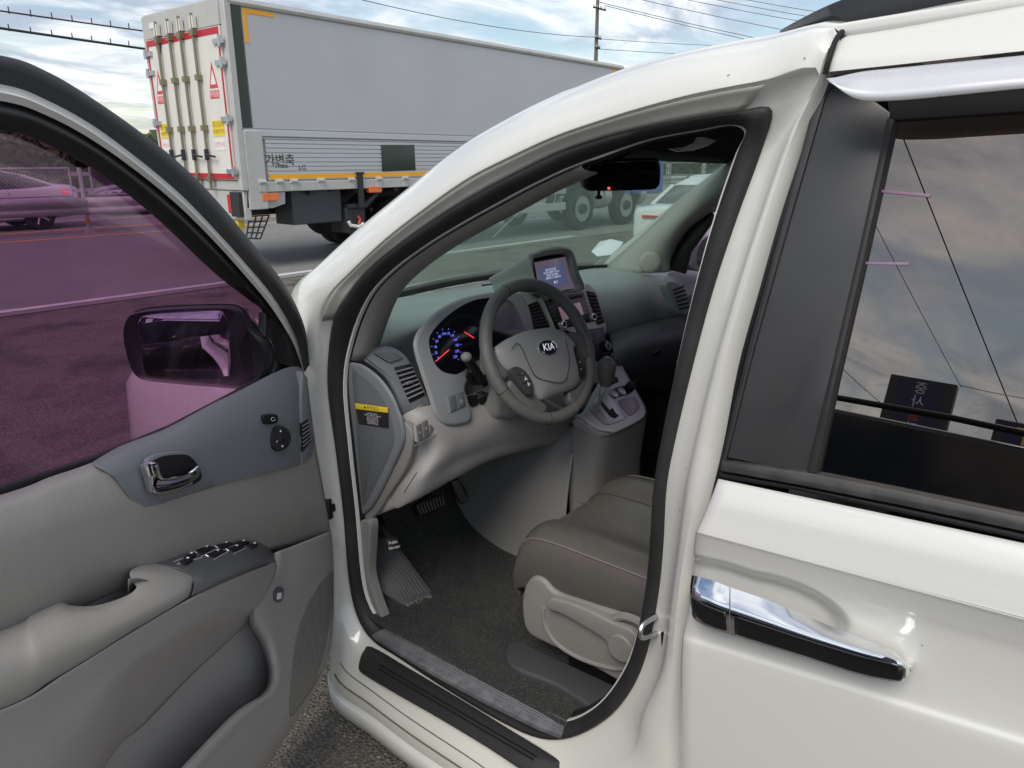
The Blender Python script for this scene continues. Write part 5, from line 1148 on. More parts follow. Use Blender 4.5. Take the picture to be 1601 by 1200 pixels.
def dash():
    # upper pad
    def VY(px, py, y):
        p = V(px, py, y=y); return p if p.x > 1.245 else V(px, py, x=1.245)
    far = [VY(*p, y) for p, y in (((534, 512), 1.74), ((566, 486), 1.82), ((600, 470), 1.90), ((700, 452), 1.98), ((800, 436), 2.0), ((880, 422), 1.98), ((930, 414), 1.93), ((1000, 414), 1.80), ((1060, 420), 1.70), ((1120, 428), 1.62))]
    m1 = [VY(*p, y) for p, y in (((534, 530), 1.60), ((570, 512), 1.66), ((606, 496), 1.72), ((700, 470), 1.75), ((800, 452), 1.74), ((880, 436), 1.74), ((930, 424), 1.74), ((1000, 422), 1.64), ((1060, 428), 1.57), ((1120, 436), 1.52))]
    m2 = [VY(*p, y) for p, y in (((534, 546), 1.53), ((575, 540), 1.62), ((625, 520), 1.60), ((700, 488), 1.56), ((800, 470), 1.56), ((880, 458), 1.56), ((940, 446), 1.56), ((1000, 440), 1.50), ((1060, 442), 1.46), ((1120, 450), 1.43))]
    m3 = [VY(*p, y) for p, y in (((536, 570), 1.50), ((590, 565), 1.64), ((640, 550), 1.62), ((700, 530), 1.57), ((800, 510), 1.52), ((880, 500), 1.53), ((946, 480), 1.50), ((1000, 470), 1.45), ((1060, 468), 1.42), ((1120, 470), 1.40))]
    m4 = [VY(*p, y) for p, y in (((545, 640), 1.50), ((600, 630), 1.66), ((650, 610), 1.64), ((700, 590), 1.60), ((800, 560), 1.54), ((880, 545), 1.55), ((955, 522), 1.50), ((1000, 508), 1.46), ((1060, 496), 1.43), ((1120, 488), 1.41))]
    m5 = [p+Vector((0, .10, -.02)) for p in m4]
    d = surf('dashboard', [far, m1, m2, m3, m4, m5], M_DASHU, van, 90, 50)
    # speaker lid lines on top
    MB().tube([V(752, 447, y=1.80)+Vector((0, -.004, .003)), V(776, 444, y=1.80)+Vector((0, -.004, .003))], .003, 5).obj('top_slot', M_DEEP, d)
    # side cap facing the door
    cap = [(534, 566), (549, 567), (566, 572), (590, 590), (610, 617), (622, 645), (628, 664), (629, 692), (614, 728), (592, 773), (574, 799), (552, 807), (547, 750), (541, 675), (535, 619)]
    cp = pl('dash_end_cap', cap, lambda a, b: V(a, b, x=1.205), (-1, 0, 0), .05, M_SLATE, .008, 70, d, 3, .30)
    inner = [(550, 580), (562, 584), (582, 600), (600, 625), (612, 655), (616, 690), (602, 728), (582, 768), (570, 790), (566, 785), (562, 740), (556, 660)]
    pl('cap_panel', inner, lambda a, b: V(a, b, x=1.2035), (-1, 0, 0), .01, mat('dark_slate', (0.13, 0.138, 0.15), .5, bump=(500, .3, 'v')), .003, 60, cp)
    # warning label
    lb = pl('warning_label', [(555, 630), (606, 637), (607, 669), (560, 662)], lambda a, b: V(a, b, x=1.2005), (-1, 0, 0), .002, M_KSTK, .0008, 0, cp)
    pl('label_header', [(555, 630), (606, 637), (606.3, 645), (556, 639)], lambda a, b: V(a, b, x=1.1995), (-1, 0, 0), .001, M_YSTK, .0003, 0, lb)
    mbk, mbw = MB(), MB(); o = V(586, 641, x=1.199); u = (V(606, 641, x=1.199)-V(556, 634, x=1.199)).normalized(); vv = Vector((0, 0, 1))
    text(mbk, '▲ 주 의 경 고', .011, V(580, 637.6, x=1.199), u, vv, .0002)
    for k in range(6):
        s = ['본 차량은 승차시', '에어백이 장착되어 있습니다', '어린이 보호장치를', '뒷좌석에 설치하시고', '안전벨트를 반드시', '착용하여 주십시오'][k]
        f = .15+k*.15; a = V(582+f*1.0, 643.5+f*21, x=1.1995); text(mbw, s, .0062, a, u, vv, .0002)
    mbk.obj('label_text', M_KSTK, lb, ang=0); mbw.obj('label_text', M_WSTK, lb, ang=0)
    # pale ribbon below the cap
    rib = [(629, 661), (640, 668), (646, 684), (643, 712), (631, 740), (609, 773), (592, 800), (577, 815), (560, 825), (555, 808), (574, 800), (592, 774), (614, 729), (629, 693)]
    pl('trim_ribbon', rib, lambda a, b: V(a, b, x=1.215), (-.96, -.28, 0), .05, M_LGREY, .006, 56, d, 3)
    # left vent pod
    pod = [(556, 549), (570, 545), (588, 541), (609, 541), (626, 548), (640, 562), (659, 597), (674, 632), (668, 641), (650, 648), (642, 657), (634, 655), (627, 640), (618, 616), (604, 592), (584, 574), (566, 562)]
    vp = pl('left_vent_pod', pod, lambda a, b: FL(a, b, .0), PLn, .06, M_SLATE, .008, 80, d, 3)
    def vent(quad, n, par, hz=True, o=.001):
        r = pl('vent_recess', quad, lambda a, b: FL(a, b, o+.0012), PLn, .004, M_DEEP, .001, 0, par)
        a, b, c, e = quad
        for k in range(1, n):
            f = k/n
            if hz: p, q = (a[0]+(e[0]-a[0])*f, a[1]+(e[1]-a[1])*f), (b[0]+(c[0]-b[0])*f, b[1]+(c[1]-b[1])*f)
            else: p, q = (a[0]+(b[0]-a[0])*f, a[1]+(b[1]-a[1])*f), (e[0]+(c[0]-e[0])*f, e[1]+(c[1]-e[1])*f)
            P, Q = FL(*p, o+.004), FL(*q, o+.004); up = Vector((0, 0, 1)).cross((Q-P).normalized())
            MB().tube([P, Q], .0042, 6, flat=.6).obj('slat', M_SLATE, r)
        return r
    vent([(616, 574), (642, 568), (665, 618), (641, 630)], 8, vp)
    c = FL(640, 598, .008); MB().box(c-Vector((.014, .006, .004)), c+Vector((.014, .006, .004))).obj('vent_knob', M_SLATE, vp, bevel=.003)
    vent([(584, 553), (612, 550), (631, 559), (607, 567)], 7, vp, hz=False)
    c = FL(657, 637, .004); MB().ell(c, (.016, .006, .007)).obj('vent_dial', M_LGREY, vp)
    # instrument cluster
    bez = [(650, 532), (660, 511), (688, 484), (716, 468), (742, 460), (774, 455), (802, 455), (822, 466), (834, 500), (834, 540), (800, 560), (760, 575), (730, 600), (734, 625), (739, 650), (732, 661), (710, 665), (694, 661), (681, 645), (674, 622), (661, 582), (652, 552)]
    bz = pl('cluster_bezel', bez, lambda a, b: FC(a, b, .030), PDn, .10, mat('slate_bezel', (0.26, 0.27, 0.28), .42, bump=(500, .2, 'v')), .010, 90, d, 3, .45)
    face = [(671, 534), (678, 516), (699, 494), (727, 475), (755, 466), (789, 466), (806, 479), (819, 509), (824, 524), (800, 545), (760, 556), (735, 572), (716, 584), (700, 583), (688, 577), (678, 563)]
    fc = pl('cluster_face', face, lambda a, b: FC(a, b, .0315), PDn, .004, mat('cluster_glass', (.006, .006, .009), .12), .001, 70, bz)
    M_BLUE = mat('blue_digits', (.1, .1, .4), .5, emit=(.13, .14, .75, .7)); M_NEED = mat('red_needle', (.8, .03, .02), .4, emit=(1, .04, .03, .8)); M_LCD = mat('white_lcd', (.7, .7, .7), .5, emit=(.8, .85, .9, .5))
    u, vv = Vector((1, 0, 0)), PDn.cross(Vector((1, 0, 0))).normalized()
    if vv.z < 0: vv = -vv
    mbd, mbt = MB(), MB(); c = FC(696, 547, .032)
    for k, s in enumerate(('0', '20', '40', '60', '80', '100', '120', '140', '160', '180', '200', '220')):
        a = math.radians(222-k*23.4); ex, ey = math.cos(a), math.sin(a)
        text(mbd, s, .0105, FC(698+17*ex, 544-23*ey, .0325), u, vv, 0)
        q0 = FC(698+22*ex, 544-29*ey, .0325); q1 = FC(698+24*ex, 544-31.5*ey, .0325)
        mbt.tube([q0, q1], .0006, 4)
    mbd.obj('speed_digits', M_BLUE, fc, ang=0); mbt.obj('speed_ticks', M_BLUE, fc, ang=0)
    MB().tube([FC(682, 564, .0335), FC(702, 546.5, .0335)], [.0008, .0012], 5).obj('speed_needle', M_NEED, fc)
    MB().tube([FC(726, 518.5, .0335), FC(741, 528, .0335)], [.0008, .0012], 5).obj('fuel_needle', M_NEED, fc)
    m_ = MB(); text(m_, 'P', .020, FC(694, 563, .032), u, vv, -.0012); text(m_, '70914 km', .008, FC(705, 561, .032), u, vv, -.0012); m_.obj('gear_readout', M_LCD, fc, ang=0)
    # small switch pair on the pod below
    sp_ = pl('switch_pod', [(699, 618), (725, 610), (729, 634), (704, 645)], lambda a, b: FC(a, b, .0325), PDn, .006, M_SLATE, .002, 0, bz)
    for q in ([(701, 620), (712, 616.5), (715, 639), (705.5, 643)], [(713.5, 616), (724, 612), (728, 633), (717, 638)]): pl('switch', q, lambda a, b: FC(a, b, .035), PDn, .005, mat('dark_slate', (0.13, 0.138, 0.15), .5), .0015, 0, sp_)
    m_ = MB(); text(m_, '⊙', .016, FC(721, 627, .0355), u, vv, .0); m_.obj('switch_mark', M_MARKW, sp_, ang=0)
    # lower knee panel
    a0 = [FX(*p, .02) for p in ((628, 650), (650, 640), (690, 630), (740, 615), (790, 600), (850, 590), (905, 590))]
    a1 = [FX(*p, .042) for p in ((640, 672), (664, 654), (700, 655), (745, 655), (800, 640), (850, 620), (905, 615))]
    a2 = [FX(*p, .040) for p in ((645, 702), (690, 690), (730, 685), (770, 672), (815, 655), (850, 645), (905, 635))]
    a3 = [FX(*p, .012) for p in ((618, 760), (660, 745), (710, 720), (750, 703), (800, 688), (850, 675), (905, 655))]
    a4 = [FX(*p, -.04) for p in ((588, 806), (640, 783), (700, 750), (757, 720), (800, 706), (850, 694), (905, 680))]
    a5 = [p+Vector((0, .16, .03)) for p in a4]
    kp = surf('knee_panel', [a0, a1, a2, a3, a4, a5], M_GREY, van, 60, 40)
    sb = pl('switch_bank', [(648, 664), (674, 648), (682, 654), (684, 668), (655, 692), (650, 690)], lambda a, b: F(a, b, .0455), PDn, .02, M_GREY, .003, 0, kp, taper=.3)
    for q in ([(651, 666), (659, 661), (662, 686), (654.5, 690)], [(660.5, 660), (669, 655), (672, 679), (663.5, 685)], [(670.5, 654), (679, 650), (682, 668), (673.5, 677)]):
        s_ = pl('switch', q, lambda a, b: F(a, b, .0475), PDn, .004, mat('grey_switch', (.13, .125, .12), .5), .002, 0, sb)
        cc = [(q[0][0]+q[2][0])/2, (q[0][1]+q[2][1])/2]; m_ = MB(); text(m_, '=', .012, F(*cc, .0478), u, vv, 0); m_.obj('switch_mark', M_MARKW, s_, ang=0)
    MB().tube([F(*p, .0435) for p in ((648, 697), (660, 690), (680, 680), (686, 668), (682, 655))], .0016, 5).obj('bank_edge', M_LGREY, kp)
    MB().tube([F(705, 706, .032), F(690, 733, .008), F(678, 750, -.012)], .0012, 4).obj('panel_seam', M_DEEP, kp)
    MB().tube([F(652, 738, .022), F(640, 757, .004), F(632, 770, -.015)], .0012, 4).obj('panel_seam', M_DEEP, kp)
    return d
dash_o = dash()

def steering():
    c = V(845, 548, x=1.60); t_, y_ = math.radians(22), math.radians(-6)
    n = Vector((math.sin(y_)*math.cos(t_), -math.cos(y_)*math.cos(t_), math.sin(t_))); a = Vector((0, 0, 1)).cross(n).normalized(); b = n.cross(a)
    R = .197
    pts = [c+(a*math.cos(q)+b*math.sin(q))*R for q in [2*math.pi*k/72 for k in range(72)]]
    def Wl(px, py, o=0.0): return VP(px, py, c+n*o, n)
    rt = MB().tube(pts, .0185, 16, closed=True, cap=False).obj('steering_wheel', M_WHEELL, van, ang=180)
    for q in (1.9, 3.55, 4.45, 6.0):
        p0 = c+(a*math.cos(q)+b*math.sin(q))*R; tt = (-a*math.sin(q)+b*math.cos(q)); r_ = (a*math.cos(q)+b*math.sin(q))
        MB().tube([p0+(r_*math.cos(w)+n*math.sin(w))*.0187 for w in [2*math.pi*k/18 for k in range(18)]], .0009, 4, closed=True).obj('stitch_seam', M_DEEP, rt)
    hub = [(777, 546), (786, 535), (803, 525), (824, 516), (846, 512), (868, 512), (884, 517), (898, 530), (906, 548), (910, 572), (911, 590), (906, 602), (893, 610), (872, 617), (852, 625), (842, 620), (828, 604), (806, 586), (788, 570)]
    P = spl([Wl(*p, .022) for p in hub], 70, True); ce = sum(P, Vector())/70
    mb = MB(); mb.loft([[p-n*.05+(p-ce)*-.10 for p in P], [p-n*.018 for p in P], [p-n*.006+(ce-p)*.015 for p in P], [p+(ce-p)*.06 for p in P], [p+n*.008+(ce-p)*.22 for p in P], [p+n*.012+(ce-p)*.5 for p in P], [p+n*.013+(ce-p)*.98 for p in P]], cu=True, capa=True, capb=True)
    hb = mb.obj('airbag_hub', mat('hub_plastic', (0.31, 0.315, 0.315), .46, bump=(420, .35, 'v')), rt, ang=60)
    # centre pad outline groove
    g = spl([Wl(*p, .0355) for p in ((800, 545), (812, 538), (832, 580), (845, 592), (875, 598), (886, 590), (890, 560), (884, 530))], 40)
    MB().tube(g, .0012, 5).obj('pad_groove', mat('groove', (.05, .05, .05), .6), rt)
    # badge
    bc = Wl(856, 543, .036); u = (Wl(880, 540, .036)-Wl(832, 546, .036)).normalized(); vv = n.cross(u).normalized()
    if vv.z < 0: vv = -vv
    el = lambda k, o: [bc+u*math.cos(q)*.036*k+vv*math.sin(q)*.0215*k+n*o for q in [2*math.pi*i/36 for i in range(36)]]
    bo = MB().slab(el(1, .004), n, .006, .002).obj('badge', M_CHROME, rt)
    MB().slab(el(.86, .0048), n, .003, .0005).obj('badge_field', M_BLACK, rt)
    m_ = MB(); text(m_, 'KIA', .029, bc+n*.0052, u, vv, .0004); m_.obj('badge_letters', M_CHROME, rt, ang=0)
    m_ = MB(); text(m_, 'SRS AIRBAG', .0065, Wl(872, 577, .0335), u, vv, .0008); m_.obj('airbag_mark', mat('faint_print', (.16, .16, .16), .6), rt, ang=0)
    # spokes
    def spoke(p0, p1, p2, w0, w1, w2, mt=M_WHEELL):
        q = spl([Wl(*p0, .012), Wl(*p1, .008), Wl(*p2, .0)], 14); r = [v.x for v in spl([Vector((w, 0, 0)) for w in (w0, w1, w2)], 14)]
        MB().tube(q, r, 12, flat=.55).obj('spoke', mt, rt, ang=80)
    for q in (((880, 515), (902, 518), (922, 525), (932, 545), (930, 566), (918, 560), (908, 543), (894, 528)), ((900, 606), (912, 592), (926, 590), (930, 604), (920, 622), (906, 634), (893, 628), (890, 612)),
              ((786, 540), (776, 543), (762, 540), (760, 560), (770, 580), (788, 592), (800, 584), (792, 565)), ((806, 590), (826, 606), (846, 624), (858, 636), (848, 650), (826, 640), (806, 618), (796, 600))):
        P = spl([Wl(*p, .012) for p in q], 40, True); MB().slab(P, n, .026, .010, 4).obj('spoke', M_WHEELL, rt, ang=60)
    # thumb switch pods
    for nm, q, m in (('audio_pod', [(799, 578), (808, 572), (820, 577), (830, 590), (835, 604), (833, 614), (828, 617), (816, 604), (805, 590)], ('–', '▲', '►')), ('cruise_pod', [(897, 543), (904, 541), (910, 552), (915, 572), (914, 586), (908, 587), (904, 570), (899, 556)], ('·', '▪', '▪'))):
        pd = pl(nm, q, lambda x, y: Wl(x, y, .031), n, .03, M_BLACK if 'cru' in nm else mat('dark_hub', (.06, .062, .063), .45), .004, 40, rt)
        k0 = len(q)
        for i, s in enumerate(m):
            f = (i+.5)/3
            px = (814+f*16, 578+f*27) if 'aud' in nm else (903+f*7, 549+f*33)
            m_ = MB(); text(m_, s, .014, Wl(*px, .0325), u, vv, 0); m_.obj('switch_mark', M_MARKW, pd, ang=0)
    for p, q in (((808, 586), (822, 581)), ((816, 600), (831, 596))): MB().tube([Wl(*p, .0315), Wl(*q, .0315)], .0009, 4).obj('pod_seam', M_DEEP, rt)
    # column shroud, stalks, key
    sh = [V(*p, x=x) for p, x in (((728, 585), 1.50), ((745, 568), 1.52), ((790, 560), 1.58), ((830, 600), 1.66), ((830, 640), 1.66), ((800, 655), 1.60), ((760, 668), 1.55), ((736, 660), 1.50))]
    cs = sum(sh, Vector())/len(sh); mb = MB()
    P = spl(sh, 40, True); ax = n
    mb.loft([[cs+(p-cs)*.75+ax*.10 for p in P], [cs+(p-cs)*1.0+ax*.02 for p in P], [cs+(p-cs)*1.1-ax*.08 for p in P], [cs+(p-cs)*1.1-ax*.25 for p in P]], cu=True, capa=True, capb=True)
    co = mb.obj('column_shroud', mat('shroud_grey', (0.24, 0.235, 0.228), .5, bump=(450, .3, 'v')), van, ang=60)
    s0, s1, s2 = V(729, 558, x=1.40), V(741, 574, x=1.43), V(753, 596, x=1.47)
    MB().tube([s0, s1, s2], [.013, .013, .015], 12).obj('wiper_stalk', M_BLACK, co)
    MB().ell(s0, (.016, .016, .014)).obj('stalk_knob', M_LGREY, co)
    MB().tube([V(735, 577, x=1.42), V(733, 588, x=1.44), V(742, 598, x=1.47)], .010, 8).obj('light_stalk', M_BLACK, co)
    MB().slab([V(*p, x=1.50) for p in ((748, 590), (760, 586), (764, 602), (752, 608))], (-.5, -.85, 0), .01, .002).obj('stalk_boot', M_DEEP, co)
    k0 = V(752, 621, x=1.49); MB().lathe(k0, (-.55, -.8, -.1), [(0, .020), (.006, .018), (.008, .014)], 16).obj('ignition_lock', M_BLACK, co)
    k = MB().tube([V(742, 625, x=1.47), V(757, 618, x=1.49), V(766, 613, x=1.51)], .0045, 6); k.box(V(738, 626, x=1.46)-Vector((.012, .01, .014)), V(738, 626, x=1.46)+Vector((.012, .01, .014))); k.obj('key', M_DEEP, co)
    MB().tube([V(736, 620, x=1.455), V(738, 630, x=1.455)], .0015, 4).obj('key_edge', M_STEEL, co)
steering()

def stack():
    # silver surround of the centre stack
    q = [(804, 463), (815, 455), (838, 461), (856, 468), (880, 457), (912, 450), (917, 442), (927, 448), (937, 466), (948, 505), (949, 519), (944, 526), (952, 546), (959, 566), (962, 590), (930, 600), (880, 560), (826, 522), (815, 500)]
    st = pl('centre_stack', q, lambda a, b: F(a, b, .030), PDn, .06, mat('mauve_silver_panel', (0.44, 0.43, 0.435), .36, .25), .008, 80, van, 3)
    def vent(quad, n):
        r = pl('vent_recess', quad, lambda a, b: F(a, b, .0325), PDn, .004, M_DEEP, .002, 0, st); a, b, c, e = quad
        for k in range(1, n):
            f = k/n; MB().tube([F(a[0]+(e[0]-a[0])*f, a[1]+(e[1]-a[1])*f, .0345), F(b[0]+(c[0]-b[0])*f, b[1]+(c[1]-b[1])*f, .0345)], .0028, 6).obj('slat', M_BLACK, r)
    # silver strips beside the vents
    for p in (((806, 464), (815, 482), (832, 520)), ((843, 466), (853, 488), (864, 514))):
        MB().tube(spl([F(*x, .034) for x in p], 14), .012, 8, flat=.5).obj('silver_strip', M_SILVER, st)
    vent([(820, 478), (841, 470), (860, 511), (833, 515)], 8); vent([(917, 454), (931, 457), (946, 504), (935, 508)], 9)
    ra = pl('radio', [(853, 470), (880, 461), (913, 456), (920, 478), (929, 502), (900, 509), (871, 516), (862, 492)], lambda a, b: F(a, b, .034), PDn, .01, mat('radio_black', (.015, .015, .018), .3), .002, 0, st)
    pl('radio_display', [(873, 480), (907, 472), (913, 491), (880, 501)], lambda a, b: F(a, b, .035), PDn, .002, mat('pink_display', (.35, .2, .24), .25, emit=(.5, .3, .36, .12)), .0005, 0, ra)
    pl('disc_slot', [(880, 466), (910, 460), (911, 464), (881, 470)], lambda a, b: F(a, b, .0348), PDn, .002, M_DEEP, .0004, 0, ra)
    u, vv = Vector((1, 0, 0)), PDn.cross(Vector((1, 0, 0))); vv = vv if vv.z > 0 else -vv
    for k in range(5):
        for s, (x0, y0, x1, y1) in (('–', (857, 473, 869, 500)), ('·', (864, 478, 873, 500)), ('–', (910, 471, 916, 494)), ('–', (916, 470, 921, 492))):
            f = k/4; m_ = MB(); text(m_, s, .016, F(x0+(x1-x0)*f, y0+(y1-y0)*f, .035), u, vv, 0); m_.obj('key_mark', M_MARKW, ra, ang=0)
    for p in ((924, 496), (877, 508)):
        c = F(*p, .035); MB().lathe(c, PDn, [(0, .015), (.012, .014), (.016, .012), (.017, .001)], 20).obj('knob', mat('chrome_knob', (.7, .7, .7), .25, .8), ra)
        MB().lathe(c+PDn*.0165, PDn, [(0, .009), (.001, .009), (.001, .001)], 16).obj('knob_face', M_DEEP, ra)
    cl = pl('climate_panel', [(917, 515), (944, 511), (947, 527), (953, 545), (957, 558), (938, 566), (925, 560)], lambda a, b: F(a, b, .034), PDn, .008, M_BLACK, .002, 0, st)
    c = F(947, 541, .036); MB().lathe(c, PDn, [(0, .021), (.008, .020), (.012, .016), (.013, .001)], 24).obj('climate_dial', M_BLACK, cl)
    MB().tube([c+PDn*.0125+(u*math.cos(q)+vv*math.sin(q))*.014 for q in [2*math.pi*k/24 for k in range(24)]], .0012, 5, closed=True).obj('dial_ring', M_SILVER, cl)
    for k in range(4):
        for j in range(2):
            m_ = MB(); text(m_, '▫' if j else '–', .013, F(924+k*3.4+j*7, 519+k*9.5-j*1.5, .0355), u, vv, 0); m_.obj('key_mark', M_MARKW, cl, ang=0)
    # navigation screen in its hood
    n2 = Vector((-.12, -.97, .2)).normalized(); c2 = V(868, 425, x=1.98)+Vector((0, -.03, 0))
    def H(px, py, o=0.0): return VP(px, py, c2+n2*o, n2)
    hood = [(826, 400), (836, 394), (852, 388), (875, 385), (889, 388), (897, 396), (905, 424), (913, 452), (880, 458), (840, 450), (832, 425)]
    P = spl([H(*p, .02) for p in hood], 60, True); ce = sum(P, Vector())/60
    zl_ = min(p.z for p in P); bk = [p+Vector((.02, .19, -.01-(p.z-zl_)*.55)) for p in P]
    hm = mat('hood_plastic', (0.23, 0.245, 0.245), .48, bump=(450, .3, 'v'))
    inn = [(834, 408), (842, 402), (866, 397), (888, 396), (893, 402), (899, 428), (905, 450), (872, 455), (840, 446)]
    I = spl([H(*p, .021) for p in inn], 60, True)
    mb = MB(); mb.loft([bk, [p.lerp(q, .75) for p, q in zip(bk, P)], P, [p.lerp(q, .35)+n2*.004 for p, q in zip(P, I)], I, [p-n2*.03 for p in I]], cu=True, capa=True)
    nh = mb.obj('navigation_hood', hm, dash_o, ang=40)
    scr = [(836, 410), (889, 400), (901, 450), (868, 456), (842, 446)]
    pl('screen_bezel', [(832, 408), (891, 397), (906, 452), (872, 459), (838, 448)], lambda a, b: H(a, b, -.006), n2, .004, M_BLACK, .001, 0, nh)
    sc_ = pl('screen', scr, lambda a, b: H(a, b, -.004), n2, .002, mat('lit_screen', (.10, .08, .12), .2, emit=(.20, .15, .21, .22)), .0005, 0, nh)
    pl('screen_dialog', [(841, 419), (880, 411), (889, 442), (866, 450), (848, 443)], lambda a, b: H(a, b, -.0035), n2, .001, mat('blue_dialog', (.05, .06, .12), .2, emit=(.08, .10, .2, .35)), .0003, 0, sc_)
    uu = (H(885, 414)-H(840, 422)).normalized(); v2 = n2.cross(uu); v2 = v2 if v2.z > 0 else -v2
    m_ = MB()
    for k, s in enumerate(('운전 중 조작은', '사고의 위험이 있으니', '안전한 장소에서', '사용하시기 바랍니다')): text(m_, s, .0085, H(861+k*1.3, 421+k*4.2, -.003), uu, v2, 0)
    text(m_, '확인', .011, H(869, 441, -.003), uu, v2, 0); m_.obj('screen_text', mat('screen_text_white', (.6, .6, .65), .4, emit=(.6, .65, .75, .5)), sc_, ang=0)
    # low mound on the dash top left of the hood, paper on the far right
    pp = [V(*p, y=y) for p, y in (((925, 392), 1.88), ((938, 377), 1.90), ((955, 373), 1.92), ((975, 378), 1.84), ((960, 397), 1.80), ((935, 400), 1.82))]
    MB().slab(pp, (0, -.5, .85), .004, .001).obj('paper', mat('white_paper', (.8, .82, .85), .6), dash_o)
    # passenger side: vent and glove box
    rv = [(1042, 444), (1054, 440), (1066, 446), (1076, 462), (1082, 488), (1070, 492), (1058, 486), (1050, 466)]
    PR = V(1062, 465, x=2.62); nr = Vector((-.45, -.87, .2)).normalized()
    rvp = pl('right_vent_pod', rv, lambda a, b: VP(a, b, PR+nr*.02, nr), nr, .05, M_DASHU, .006, 44, dash_o)
    for k in range(6):
        f = k/5; MB().tube([VP(1053+f*9, 453+f*30, PR+nr*.023, nr), VP(1070+f*9, 447+f*32, PR+nr*.023, nr)], .005, 6, flat=.5).obj('slat', M_DEEP, rvp)
    # lower passenger panel
    r0 = [V(*p, y=y) for p, y in (((950, 512), 1.54), ((1000, 498), 1.51), ((1060, 486), 1.47), ((1120, 478), 1.45))]
    r1 = [V(*p, y=y) for p, y in (((958, 546), 1.40), ((1000, 528), 1.36), ((1060, 516), 1.33), ((1120, 508), 1.31))]
    r2 = [V(*p, y=y) for p, y in (((965, 580), 1.38), ((1000, 570), 1.35), ((1060, 558), 1.32), ((1120, 550), 1.30))]
    r3 = [V(*p, y=y) for p, y in (((975, 610), 1.46), ((1000, 612), 1.44), ((1060, 612), 1.42), ((1120, 610), 1.40))]
    gb = surf('glove_box', [r0, r1, r2, r3], mat('charcoal_lower_dash', (0.11, 0.112, 0.118), .5, bump=(450, .3, 'v')), van, 40, 24)
    MB().slab([V(*p, y=1.30) for p in ((1022, 552), (1034, 546), (1036, 554), (1024, 558))], (0, -1, 0), .01, .002).obj('glove_handle', M_BLACK, gb)
stack()

